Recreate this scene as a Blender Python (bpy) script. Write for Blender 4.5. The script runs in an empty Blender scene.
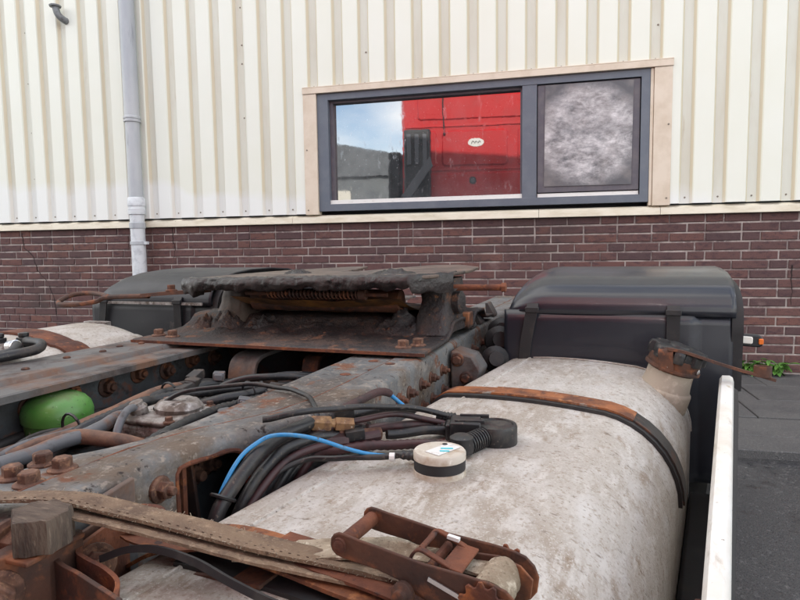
import bpy, bmesh, math, random
from mathutils import Vector, Matrix, Euler, noise
random.seed(7)
R = math.radians
sc = bpy.context.scene
col = sc.collection

# ------------------------------------------------------------------ camera
cd = bpy.data.cameras.new('camera'); cam = bpy.data.objects.new('camera', cd); col.objects.link(cam)
cd.sensor_width = 36; cd.lens = 27.0; cd.clip_start = 0.02; cd.clip_end = 2000
yaw, pitch, roll = R(20), R(-4.9), R(0.8)
f = Vector((-math.sin(yaw)*math.cos(pitch), math.cos(yaw)*math.cos(pitch), math.sin(pitch)))
r0 = Vector((math.cos(yaw), math.sin(yaw), 0)); u0 = r0.cross(f)
rr = r0*math.cos(roll) - u0*math.sin(roll); uu = u0*math.cos(roll) + r0*math.sin(roll)
M = Matrix((rr, uu, -f)).transposed().to_4x4(); M.translation = (0, 0, 1.0)
cam.matrix_world = M
sc.camera = cam

# ------------------------------------------------------------------ sky and sun
SUN_EL, SUN_AZ = R(35), R(4)
w = bpy.data.worlds.new('World'); sc.world = w; w.use_nodes = True
nt = w.node_tree; N = nt.nodes; L = nt.links
bg = N['Background']
sky = N.new('ShaderNodeTexSky'); sky.sky_type = 'NISHITA'; sky.sun_disc = False
sky.sun_elevation = SUN_EL; sky.sun_rotation = SUN_AZ; sky.dust_density = 1.5
tc = N.new('ShaderNodeTexCoord'); mp = N.new('ShaderNodeMapping'); mp.inputs['Scale'].default_value = (1, 1, 2.4)
nz = N.new('ShaderNodeTexNoise'); nz.inputs['Scale'].default_value = 2.1; nz.inputs['Detail'].default_value = 7
rp = N.new('ShaderNodeValToRGB'); rp.color_ramp.elements[0].position = .40; rp.color_ramp.elements[1].position = .60
mx = N.new('ShaderNodeMix'); mx.data_type = 'RGBA'
mx.inputs['B'].default_value = (10.0, 9.65, 9.1, 1)
L.new(tc.outputs['Generated'], mp.inputs['Vector']); L.new(mp.outputs['Vector'], nz.inputs['Vector'])
L.new(nz.outputs['Fac'], rp.inputs['Fac']); L.new(rp.outputs['Color'], mx.inputs['Factor'])
L.new(sky.outputs['Color'], mx.inputs['A']); L.new(mx.outputs['Result'], bg.inputs['Color'])
bg.inputs['Strength'].default_value = 0.13
sl = bpy.data.lights.new('sun', 'SUN'); so = bpy.data.objects.new('sun', sl); col.objects.link(so)
sl.energy = 3.2; sl.angle = R(0.6); sl.color = (1, .95, .87)
S = Vector((math.sin(SUN_AZ)*math.cos(SUN_EL), math.cos(SUN_AZ)*math.cos(SUN_EL), math.sin(SUN_EL)))
so.rotation_euler = S.to_track_quat('Z', 'Y').to_euler(); so.location = S*60
vs = sc.view_settings
vs.view_transform = 'Standard'; vs.look = 'None'; vs.gamma = 1; vs.use_curve_mapping = False
vs.exposure = 1.5

# ------------------------------------------------------------------ materials
MATS = {}
def srgb(r, g, b):
    return tuple(((c/255+.055)/1.055)**2.4 if c > 10 else c/255/12.92 for c in (r, g, b)) + (1,)

def mat(name, base, rough=.6, metal=0.0, layers=(), bump=None, bump2=None, ior=None, rand=None, rough_var=0.0, coat=0.0, stretch=None, bevel=0.0):
    """layers: (colour, noise scale, low, high, roughness or None, stretch or None)"""
    m = bpy.data.materials.new(name); m.use_nodes = True
    t = m.node_tree; n = t.nodes; l = t.links
    p = n['Principled BSDF']
    p.inputs['Metallic'].default_value = metal
    if ior: p.inputs['IOR'].default_value = ior
    if coat: p.inputs['Coat Weight'].default_value = coat
    geo = n.new('ShaderNodeNewGeometry')
    oi = n.new('ShaderNodeObjectInfo')
    def vec(st):
        if not st: return geo.outputs['Position']
        q = n.new('ShaderNodeMapping'); q.inputs['Scale'].default_value = st
        l.new(geo.outputs['Position'], q.inputs['Vector']); return q.outputs['Vector']
    rgb = n.new('ShaderNodeRGB'); rgb.outputs[0].default_value = base if len(base) == 4 else tuple(base)+(1,)
    c = rgb.outputs[0]
    rv = n.new('ShaderNodeValue'); rv.outputs[0].default_value = rough; ro = rv.outputs[0]
    if rand:
        kind, cols = rand
        rm = n.new('ShaderNodeValToRGB'); rm.color_ramp.interpolation = 'LINEAR'
        el = rm.color_ramp.elements
        el[0].color = cols[0]; el[0].position = 0; el[1].color = cols[-1]; el[1].position = 1
        for i, cc in enumerate(cols[1:-1]):
            e2 = el.new((i+1)/(len(cols)-1)); e2.color = cc
        l.new(geo.outputs['Random Per Island'] if kind == 'island' else oi.outputs['Random'], rm.inputs['Fac'])
        c = rm.outputs['Color']
    for i, (lc, scale, lo, hi, lr, st) in enumerate(layers):
        z = n.new('ShaderNodeTexNoise'); z.inputs['Scale'].default_value = scale; z.inputs['Detail'].default_value = 8
        z.inputs['Roughness'].default_value = .62
        z.noise_dimensions = '4D'; z.inputs['W'].default_value = 1.7*i + len(name)*.37
        l.new(vec(st), z.inputs['Vector'])
        mr = n.new('ShaderNodeMapRange'); mr.inputs['From Min'].default_value = lo; mr.inputs['From Max'].default_value = hi
        l.new(z.outputs['Fac'], mr.inputs['Value'])
        x = n.new('ShaderNodeMix'); x.data_type = 'RGBA'; l.new(mr.outputs['Result'], x.inputs['Factor'])
        l.new(c, x.inputs['A']); x.inputs['B'].default_value = lc if len(lc) == 4 else tuple(lc)+(1,)
        c = x.outputs['Result']
        if lr is not None:
            y = n.new('ShaderNodeMix'); y.data_type = 'FLOAT'; l.new(mr.outputs['Result'], y.inputs['Factor'])
            l.new(ro, y.inputs['A']); y.inputs['B'].default_value = lr; ro = y.outputs['Result']
    if rough_var:
        z = n.new('ShaderNodeTexNoise'); z.inputs['Scale'].default_value = 18; z.inputs['Detail'].default_value = 5
        l.new(geo.outputs['Position'], z.inputs['Vector'])
        ma = n.new('ShaderNodeMath'); ma.operation = 'MULTIPLY_ADD'; l.new(z.outputs['Fac'], ma.inputs[0])
        ma.inputs[1].default_value = rough_var*2; 
        mb_ = n.new('ShaderNodeMath'); mb_.operation = 'SUBTRACT'; l.new(ro, mb_.inputs[0]); mb_.inputs[1].default_value = rough_var
        l.new(mb_.outputs[0], ma.inputs[2]); ro = ma.outputs[0]
    l.new(c, p.inputs['Base Color']); l.new(ro, p.inputs['Roughness'])
    prev = None
    if bevel:
        bv = n.new('ShaderNodeBevel'); bv.inputs['Radius'].default_value = bevel; bv.samples = 4; prev = bv.outputs['Normal']
    for b in (bump, bump2):
        if not b: continue
        scale, strength, dist = b[:3]
        z = n.new('ShaderNodeTexNoise'); z.inputs['Scale'].default_value = scale; z.inputs['Detail'].default_value = 6
        l.new(vec(b[3] if len(b) > 3 else None), z.inputs['Vector'])
        bu = n.new('ShaderNodeBump'); bu.inputs['Strength'].default_value = strength; bu.inputs['Distance'].default_value = dist
        l.new(z.outputs['Fac'], bu.inputs['Height'])
        if prev: l.new(prev, bu.inputs['Normal'])
        prev = bu.outputs['Normal']
    if prev: l.new(prev, p.inputs['Normal'])
    MATS[name] = m
    return m

RUST = srgb(112, 66, 44); RUSTD = srgb(70, 42, 34); RUSTO = srgb(150, 90, 48); GREASE = srgb(34, 29, 29)
mat('frame_paint', srgb(108, 111, 112), .45, .1,
    [(srgb(86, 88, 89), 6, .44, .60, .5, None), (srgb(132, 128, 122), 24, .52, .68, .7, None),
     (srgb(96, 84, 72), 7, .50, .62, .8, None), (srgb(76, 68, 62), 3.2, .54, .66, .8, None), (srgb(104, 68, 48), 13, .565, .62, .85, None), (srgb(136, 128, 118), 120, .55, .66, .75, None), (srgb(46, 41, 39), 65, .60, .66, .9, None)],
    (180, .6, .003), (25, .45, .005), rough_var=.15, bevel=.003)
mat('frame_worn', srgb(92, 92, 92), .55, .1,
    [(srgb(110, 84, 68), 10, .45, .62, .8, None), (srgb(62, 56, 54), 14, .5, .68, .8, None), (srgb(120, 112, 104), 40, .6, .75, .7, None), (RUSTD, 26, .6, .7, .9, None)],
    (120, .4, .002), (25, .3, .004), rough_var=.1)
mat('frame_web', srgb(74, 80, 84), .55, .05,
    [(srgb(54, 53, 55), 7, .42, .60, .7, None), (RUST, 9, .53, .62, .9, None), (srgb(38, 34, 33), 22, .56, .68, .9, None)],
    (90, .4, .002), bevel=.003)
mat('rust', RUST, .85, 0, [(RUSTD, 14, .42, .62, .9, None), (RUSTO, 45, .56, .72, .85, None), (srgb(56, 40, 38), 70, .58, .7, .9, None)], (160, .6, .002), (40, .3, .003))
mat('rust_dark', srgb(90, 59, 44), .75, .1, [(srgb(54, 40, 36), 12, .42, .62, .7, None), (srgb(132, 82, 54), 40, .53, .68, .85, None), (srgb(140, 90, 60), 16, .57, .70, .85, None)], (150, .5, .0015), (40, .3, .002), bevel=.0015)
mat('rust_orange', srgb(138, 84, 48), .8, 0, [(srgb(88, 54, 38), 16, .44, .60, .85, None), (srgb(160, 108, 68), 60, .55, .68, .8, None), (srgb(126, 128, 122), 13, .61, .66, .6, None), (srgb(64, 44, 40), 30, .6, .7, .9, None)], (170, .5, .0015))
mat('strap_black', srgb(46, 42, 40), .6, 0, [(srgb(96, 62, 44), 16, .53, .64, .8, None), (srgb(30, 29, 30), 30, .5, .64, .5, None)], (160, .4, .0015))
mat('rust_bolt', srgb(108, 78, 62), .75, .1, [(srgb(74, 52, 43), 50, .44, .60, .8, None), (srgb(146, 112, 86), 120, .54, .66, .8, None)], (260, .5, .001), bevel=.0015)
mat('grease', GREASE, .42, 0, [(srgb(54, 46, 44), 26, .48, .66, .7, None), (srgb(80, 64, 56), 50, .62, .72, .9, None), (srgb(24, 22, 23), 14, .50, .62, .22, None)], (75, .55, .005), (220, .4, .002))
mat('plate_top', srgb(98, 86, 76), .5, .1, [(srgb(70, 62, 58), 7, .44, .6, .6, None), (srgb(130, 106, 84), 20, .57, .7, .6, (1, 4, 1)), (srgb(40, 36, 36), 11, .58, .66, .8, None)], (60, .4, .004))
mat('base_rust', srgb(72, 58, 52), .8, 0, [(srgb(46, 42, 42), 8, .42, .54, .6, None), (srgb(108, 74, 54), 15, .56, .65, .9, None), (srgb(38, 35, 36), 17, .53, .62, .6, None), (srgb(128, 92, 66), 75, .6, .68, .9, None)], (90, .8, .007), (260, .6, .003))
mat('ochre_grease', srgb(138, 98, 50), .5, 0, [(srgb(52, 40, 34), 9, .42, .62, .6, None), (srgb(168, 118, 50), 20, .55, .7, .5, None)], (90, .6, .004))
mat('tank', srgb(158, 150, 140), .5, .15,
    [(srgb(182, 179, 174), 4, .42, .64, .45, None), (srgb(132, 119, 104), 5, .52, .70, .62, None), (srgb(190, 188, 185), 17, .50, .66, .45, (1, .45, 1)), (srgb(132, 116, 98), 30, .57, .70, .75, (1, .6, .5)),
     (srgb(192, 189, 184), 70, .50, .66, .55, (1, .3, 1)), (srgb(146, 135, 122), 170, .52, .66, .7, None), (srgb(190, 187, 182), 330, .54, .66, .55, None), (srgb(110, 98, 86), 90, .60, .70, .75, (.45, 1, .45)), (srgb(76, 65, 56), 200, .64, .68, .8, None), (srgb(48, 43, 41), 130, .675, .70, .8, (.2, 1, .5)), (srgb(118, 84, 58), 10, .655, .71, .85, None)],
    (330, .55, .0018), (50, .3, .003), rough_var=.15)
mat('tank_end', srgb(170, 160, 150), .6, .1, [(srgb(110, 98, 88), 9, .45, .65, .7, None), (srgb(84, 74, 68), 20, .58, .7, .8, None)], (150, .3, .0015))
mat('black_plastic', srgb(29, 32, 40), .30, 0, [(srgb(35, 38, 46), 3, .42, .62, .34, None), (srgb(58, 62, 74), 9, .60, .80, .5, None), (srgb(96, 94, 88), 220, .68, .73, .8, None)], (4, .12, .012), (220, .12, .0006), rough_var=.05, coat=.15)
mat('black_plastic_old', srgb(26, 28, 34), .5, 0, [(srgb(34, 35, 40), 5, .42, .62, .46, None), (srgb(84, 80, 76), 22, .62, .76, .8, None), (srgb(26, 26, 30), 9, .55, .65, .38, (1, 1, .3))], (9, .2, .01), rough_var=.08)
mat('rubber', srgb(30, 30, 32), .6, 0, [(srgb(52, 50, 48), 40, .5, .7, .75, None)], (160, .25, .001))
mat('cable', srgb(26, 27, 30), .42, 0, [(srgb(66, 61, 56), 30, .52, .70, .75, None), (srgb(96, 88, 80), 150, .60, .68, .85, None)], (200, .2, .0008), rough_var=.1)
mat('cable_old', srgb(44, 42, 42), .6, 0, [(srgb(84, 74, 66), 30, .48, .68, .8, None), (RUSTD, 22, .6, .7, .85, None)], (180, .4, .0012))
mat('cable_red', srgb(58, 32, 34), .5, 0, [(srgb(34, 28, 30), 30, .5, .66, .6, None)], (180, .3, .001))
mat('grey_tube', srgb(96, 98, 102), .5, .1, [(srgb(120, 88, 70), 14, .52, .64, .85, None), (srgb(62, 58, 56), 30, .55, .7, .8, None)], (160, .4, .001))
mat('brown_tube', srgb(118, 88, 70), .75, 0, [(srgb(78, 64, 58), 20, .45, .62, .8, None), (srgb(154, 118, 92), 40, .58, .72, .8, None)], (160, .5, .0015))
mat('blue_hose', srgb(40, 128, 184), .35, 0, [(srgb(92, 136, 164), 40, .55, .72, .6, None), (srgb(70, 76, 80), 90, .62, .70, .7, None)], (160, .15, .0006))
mat('green_paint', srgb(76, 130, 58), .33, 0, [(srgb(94, 144, 76), 9, .45, .65, .4, None), (srgb(92, 104, 70), 14, .54, .72, .7, None), (srgb(190, 196, 180), 60, .64, .70, .7, None), (srgb(58, 78, 44), 110, .60, .68, .7, None)], (60, .1, .0015), rough_var=.08)
mat('cast_alu', srgb(150, 146, 142), .55, .35, [(srgb(98, 88, 80), 26, .44, .6, .7, None), (srgb(196, 194, 192), 60, .56, .7, .45, None), (srgb(60, 52, 50), 36, .58, .68, .8, None)], (150, .5, .002))
mat('brass', srgb(150, 118, 84), .5, .4, [(srgb(104, 80, 66), 60, .45, .62, .7, None), (srgb(206, 200, 186), 90, .62, .7, .5, None)], (220, .3, .0008), bevel=.001)
mat('webbing', srgb(120, 101, 82), .95, 0, [(srgb(92, 75, 62), 16, .44, .60, .95, None), (srgb(146, 126, 104), 70, .54, .66, .95, None), (srgb(78, 62, 52), 110, .58, .68, .95, None), (srgb(146, 130, 112), 300, .56, .70, .95, None)], (420, .8, .0015, (1, 1.6, 1)), (90, .3, .002))
mat('webbing_pale', srgb(158, 147, 128), .95, 0, [(srgb(120, 106, 88), 22, .45, .62, .95, None), (srgb(184, 174, 156), 90, .54, .66, .95, None), (srgb(104, 90, 74), 200, .57, .66, .95, None)], (420, .8, .0015, (1.6, 1, 1)), (80, .3, .002))
mat('thread', srgb(84, 68, 56), .95)
mat('wood', srgb(92, 80, 69), .9, 0, [(srgb(62, 52, 46), 22, .42, .6, .9, (1, 4.5, 1)), (srgb(120, 106, 92), 46, .56, .68, .9, (1, 5, 1)), (srgb(46, 40, 38), 60, .62, .7, .9, (.6, 5, 1))], (90, .7, .003, (1, 6, 1)))
mat('sender_body', srgb(186, 180, 168), .55, 0, [(srgb(160, 144, 124), 44, .48, .66, .7, None), (srgb(214, 210, 202), 80, .58, .72, .5, None)], (160, .2, .0008))
mat('label_white', srgb(214, 216, 214), .45, 0, [(srgb(180, 176, 168), 90, .55, .7, .6, None)])
mat('label_cyan', srgb(70, 190, 205), .45)
mat('fairing_white', srgb(224, 224, 220), .38, 0, [(srgb(206, 202, 192), 7, .46, .64, .5, None), (srgb(176, 164, 140), 34, .63, .74, .7, (1, .3, 1)), (srgb(150, 140, 124), 18, .60, .72, .7, (1, .25, 1)), (srgb(96, 84, 70), 150, .65, .70, .8, None)], (60, .1, .001), rough_var=.08)
mat('neck_rust', srgb(160, 150, 136), .7, .1, [(srgb(128, 104, 86), 20, .54, .66, .8, None), (srgb(184, 172, 158), 44, .55, .7, .6, None)], (160, .4, .001))
mat('chrome', srgb(200, 200, 200), .25, .9)
mat('lens_white', srgb(236, 236, 226), .15, 0, ior=1.5)
mat('lens_orange', srgb(226, 116, 40), .2, 0)
mat('tyre', srgb(30, 30, 31), .8, 0, [(srgb(52, 50, 48), 20, .45, .65, .85, None)], (70, .3, .002))
mat('rim', srgb(150, 150, 150), .5, .4, [(srgb(96, 84, 76), 12, .5, .66, .8, None)], (80, .2, .001))
mat('cab_red', srgb(196, 30, 32), .28, 0, [(srgb(182, 26, 30), 3, .42, .62, .33, None), (srgb(150, 40, 40), 40, .66, .76, .6, None)], coat=.4, rough_var=.04)
mat('cab_black', srgb(44, 44, 46), .45, 0, [(srgb(80, 78, 76), 18, .55, .7, .6, None)])
mat('cab_grey', srgb(104, 106, 112), .45, .2)
# building
mat('brick', srgb(92, 62, 62), .88, 0,
    [(srgb(70, 50, 54), 22, .50, .68, .9, (1, 1, 2)), (srgb(128, 108, 104), 5, .62, .78, .95, None), (srgb(56, 44, 46), 120, .56, .68, .9, None), (srgb(66, 52, 51), .9, .56, .70, .8, None)],
    (150, .8, .003), (35, .5, .004), rand=('object', [srgb(88, 64, 63), srgb(98, 69, 66), srgb(79, 60, 61), srgb(101, 71, 67), srgb(92, 64, 62), srgb(110, 75, 67)]))
mat('brick_far', srgb(92, 62, 62), .88, 0,
    [(srgb(70, 50, 54), 22, .50, .68, .9, (1, 1, 2)), (srgb(128, 108, 104), 5, .62, .78, .95, None)],
    (150, .7, .003), rand=('island', [srgb(88, 64, 63), srgb(98, 69, 66), srgb(79, 60, 61), srgb(101, 71, 67), srgb(92, 64, 62), srgb(110, 75, 67)]))
mat('mortar', srgb(178, 167, 161), .95, 0, [(srgb(120, 106, 104), 7, .44, .60, .95, None), (srgb(196, 186, 182), 60, .56, .7, .95, None), (srgb(104, 88, 84), 2.2, .56, .70, .95, None), (srgb(96, 80, 76), .9, .56, .70, .95, None)], (160, .6, .002))
mat('crack', srgb(30, 24, 24), .95)
mat('flashing', srgb(222, 214, 196), .5, 0, [(srgb(204, 194, 172), 6, .45, .65, .6, (1, 1, 4)), (srgb(150, 134, 112), 40, .65, .76, .8, None)], (60, .08, .001))
mat('trim_beige', srgb(216, 202, 184), .5, 0, [(srgb(204, 188, 168), 8, .45, .65, .55, None), (srgb(160, 140, 118), 60, .67, .76, .8, None)], (60, .06, .001))
mat('frame_grey', srgb(94, 101, 112), .45, 0, [(srgb(104, 110, 119), 9, .45, .65, .5, None), (srgb(132, 134, 138), 50, .63, .75, .7, None)], (90, .1, .001), bevel=.003)
mat('sash', srgb(88, 84, 92), .5, 0, [(srgb(104, 98, 102), 12, .45, .65, .6, None)], (90, .1, .001), bevel=.003)
mat('sill_white', srgb(226, 224, 220), .45, 0, [(srgb(190, 180, 170), 20, .58, .72, .6, (1, 1, 5))])
mat('pane_glass', srgb(44, 47, 50), .012, 0, [(srgb(84, 87, 90), 3, .44, .74, .04, (1, 1, .6)), (srgb(128, 130, 132), 26, .58, .76, .2, (1, 1, .4)), (srgb(150, 152, 154), 120, .62, .70, .3, None)], ior=3.5, bump=(2.2, .016, .02))
mat('screw', srgb(138, 130, 118), .6, .4)
mat('pvc', srgb(166, 171, 177), .42, 0, [(srgb(184, 187, 190), 5, .45, .66, .5, (1, 1, .3)), (srgb(138, 142, 150), 22, .58, .72, .6, (1, 1, .15))], (60, .06, .001))
mat('pvc_pale', srgb(206, 210, 214), .45, 0, [(srgb(176, 180, 186), 20, .5, .68, .55, None)])
mat('vent_grey', srgb(120, 124, 126), .5, 0, [(srgb(84, 86, 88), 30, .5, .66, .6, None)])
mat('asphalt', srgb(72, 71, 72), .6, 0, [(srgb(62, 62, 65), 1.8, .46, .60, .28, None), (srgb(112, 110, 110), 60, .55, .72, .85, None), (srgb(140, 138, 134), 170, .62, .70, .85, None), (srgb(44, 44, 46), 260, .52, .64, .8, None), (srgb(50, 50, 53), 7, .58, .66, .2, None)], (260, .6, .003), (30, .2, .004))
mat('slab', srgb(88, 87, 87), .65, 0, [(srgb(78, 78, 80), 5, .44, .62, .5, None), (srgb(130, 128, 126), 90, .56, .72, .85, None), (srgb(150, 148, 144), 160, .62, .70, .85, None), (srgb(52, 52, 54), 240, .54, .66, .85, None)], (240, .9, .004), (20, .15, .003))
mat('leaf', srgb(84, 128, 50), .55, 0, [(srgb(60, 98, 40), 30, .45, .62, .6, None), (srgb(130, 150, 70), 60, .6, .74, .6, None)])
mat('stem', srgb(90, 104, 60), .7)
mat('far_wall', srgb(96, 100, 102), .7, 0, [(srgb(82, 86, 90), 1, .45, .65, .75, None)])
mat('far_roof', srgb(84, 88, 92), .6, 0, [(srgb(70, 74, 78), 2, .45, .65, .7, None)])
mat('far_door', srgb(196, 192, 180), .6)

# cladding: cream paint, bleached almost white along the foot of the sheets
def cladding_mat():
    m = mat('cladding', srgb(218, 219, 207), .42, 0, [(srgb(208, 204, 188), 3, .45, .65, .46, (1, 1, .25)), (srgb(196, 188, 166), 24, .64, .76, .6, (1, 1, .1))], (3, .05, .01), (90, .04, .001))
    t = m.node_tree; n = t.nodes; l = t.links; p = n['Principled BSDF']
    src = p.inputs['Base Color'].links[0].from_socket
    g = n.new('ShaderNodeNewGeometry'); sp = n.new('ShaderNodeSeparateXYZ'); l.new(g.outputs['Position'], sp.inputs[0])
    z = n.new('ShaderNodeTexNoise'); z.inputs['Scale'].default_value = 1.6; z.inputs['Detail'].default_value = 6; l.new(g.outputs['Position'], z.inputs['Vector'])
    a = n.new('ShaderNodeMath'); a.operation = 'MULTIPLY_ADD'; l.new(z.outputs['Fac'], a.inputs[0]); a.inputs[1].default_value = .55; l.new(sp.outputs['Z'], a.inputs[2])
    # the bleached foot reaches higher towards the far end of the wall
    b = n.new('ShaderNodeMath'); b.operation = 'MULTIPLY_ADD'; l.new(sp.outputs['X'], b.inputs[0]); b.inputs[1].default_value = .06; l.new(a.outputs[0], b.inputs[2])
    # groove shading put into the colour: slopes darker cream, crowns lighter than the valleys
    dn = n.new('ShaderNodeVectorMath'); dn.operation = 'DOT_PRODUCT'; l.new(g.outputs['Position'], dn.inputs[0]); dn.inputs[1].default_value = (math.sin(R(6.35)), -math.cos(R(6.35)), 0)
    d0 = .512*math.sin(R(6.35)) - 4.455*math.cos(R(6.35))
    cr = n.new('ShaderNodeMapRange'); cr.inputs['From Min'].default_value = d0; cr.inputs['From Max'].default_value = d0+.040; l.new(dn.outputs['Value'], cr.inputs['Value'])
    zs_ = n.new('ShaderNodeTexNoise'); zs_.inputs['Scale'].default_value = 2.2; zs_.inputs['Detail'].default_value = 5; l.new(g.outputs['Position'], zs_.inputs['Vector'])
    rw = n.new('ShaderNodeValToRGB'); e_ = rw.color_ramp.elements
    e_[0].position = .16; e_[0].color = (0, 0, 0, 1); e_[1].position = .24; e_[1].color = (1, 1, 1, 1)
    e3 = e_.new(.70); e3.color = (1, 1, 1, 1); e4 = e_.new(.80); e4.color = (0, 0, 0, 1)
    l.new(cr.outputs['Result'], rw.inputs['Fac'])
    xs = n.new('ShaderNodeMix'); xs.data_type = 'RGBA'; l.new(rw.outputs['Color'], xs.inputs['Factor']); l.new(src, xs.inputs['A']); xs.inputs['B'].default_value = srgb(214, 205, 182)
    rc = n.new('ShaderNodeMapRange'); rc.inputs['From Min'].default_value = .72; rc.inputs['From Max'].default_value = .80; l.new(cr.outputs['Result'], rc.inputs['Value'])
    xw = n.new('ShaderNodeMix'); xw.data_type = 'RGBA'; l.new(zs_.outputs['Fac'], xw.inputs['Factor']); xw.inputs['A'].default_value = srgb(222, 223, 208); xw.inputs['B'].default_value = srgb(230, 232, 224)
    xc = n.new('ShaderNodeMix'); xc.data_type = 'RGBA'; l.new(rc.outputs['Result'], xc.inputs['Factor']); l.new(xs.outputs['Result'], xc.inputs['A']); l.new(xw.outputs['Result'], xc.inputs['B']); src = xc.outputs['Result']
    mr = n.new('ShaderNodeMapRange'); mr.inputs['From Min'].default_value = 1.62; mr.inputs['From Max'].default_value = 1.53; mr.inputs['To Max'].default_value = .55
    l.new(b.outputs[0], mr.inputs['Value'])
    x = n.new('ShaderNodeMix'); x.data_type = 'RGBA'; l.new(mr.outputs['Result'], x.inputs['Factor']); l.new(src, x.inputs['A']); x.inputs['B'].default_value = srgb(232, 234, 236)
    l.new(x.outputs['Result'], p.inputs['Base Color'])
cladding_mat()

# board behind the small window: grey sheet wiped with chalky swirls
def board_mat():
    m = mat('board', srgb(92, 92, 96), .5, .25, [(srgb(120, 116, 116), 7, .42, .62, .5, None)], (120, .15, .001))
    t = m.node_tree; n = t.nodes; l = t.links; p = n['Principled BSDF']
    src = p.inputs['Base Color'].links[0].from_socket
    g = n.new('ShaderNodeTexCoord')
    mpp = n.new('ShaderNodeMapping'); mpp.inputs['Location'].default_value = (0, 0, 0); l.new(g.outputs['Object'], mpp.inputs['Vector'])
    ln = n.new('ShaderNodeVectorMath'); ln.operation = 'LENGTH'; l.new(mpp.outputs['Vector'], ln.inputs[0])
    def stroke(rot, sc_, st):
        q = n.new('ShaderNodeMapping'); q.inputs['Rotation'].default_value = (0, rot, 0); q.inputs['Scale'].default_value = (1, 1, st); l.new(g.outputs['Object'], q.inputs['Vector'])
        zz = n.new('ShaderNodeTexNoise'); zz.inputs['Scale'].default_value = sc_; zz.inputs['Detail'].default_value = 8; zz.inputs['Roughness'].default_value = .72; zz.inputs['Distortion'].default_value = .25; l.new(q.outputs['Vector'], zz.inputs['Vector']); return zz
    za = stroke(R(48), 6, 1.9); zb_ = stroke(R(-38), 9, 1.7)
    z = n.new('ShaderNodeMath'); z.operation = 'MAXIMUM'; l.new(za.outputs['Fac'], z.inputs[0]); l.new(zb_.outputs['Fac'], z.inputs[1])
    z2 = stroke(R(10), 4, 1.0)
    ra = n.new('ShaderNodeMapRange'); ra.inputs['From Min'].default_value = .37; ra.inputs['From Max'].default_value = .27; l.new(ln.outputs['Value'], ra.inputs['Value'])
    m1 = n.new('ShaderNodeMapRange'); m1.inputs['From Min'].default_value = .40; m1.inputs['From Max'].default_value = .70; l.new(z.outputs[0], m1.inputs['Value'])
    m2 = n.new('ShaderNodeMapRange'); m2.inputs['From Min'].default_value = .36; m2.inputs['From Max'].default_value = .56; m2.inputs['To Min'].default_value = .35; l.new(z2.outputs['Fac'], m2.inputs['Value'])
    a = n.new('ShaderNodeMath'); a.operation = 'MULTIPLY'; l.new(ra.outputs[0], a.inputs[0]); l.new(m1.outputs[0], a.inputs[1])
    b = n.new('ShaderNodeMath'); b.operation = 'MULTIPLY'; l.new(a.outputs[0], b.inputs[0]); l.new(m2.outputs[0], b.inputs[1])
    x = n.new('ShaderNodeMix'); x.data_type = 'RGBA'; l.new(b.outputs[0], x.inputs['Factor']); l.new(src, x.inputs['A']); x.inputs['B'].default_value = srgb(222, 219, 220)
    l.new(x.outputs['Result'], p.inputs['Base Color'])
board_mat()

# ------------------------------------------------------------------ mesh helpers
def smooth_path(pts, n=6):
    """Catmull-Rom through the points"""
    P = [Vector(p) for p in pts]
    if len(P) < 3 or n < 2: return P
    out = []
    for i in range(len(P)-1):
        p0 = P[i-1] if i else P[0]*2-P[1]; p1 = P[i]; p2 = P[i+1]; p3 = P[i+2] if i+2 < len(P) else P[-1]*2-P[-2]
        for k in range(n):
            t = k/n
            out.append(.5*((2*p1) + (p2-p0)*t + (2*p0-5*p1+4*p2-p3)*t*t + (3*p1-p0-3*p2+p3)*t**3))
    out.append(P[-1]); return out

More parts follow.
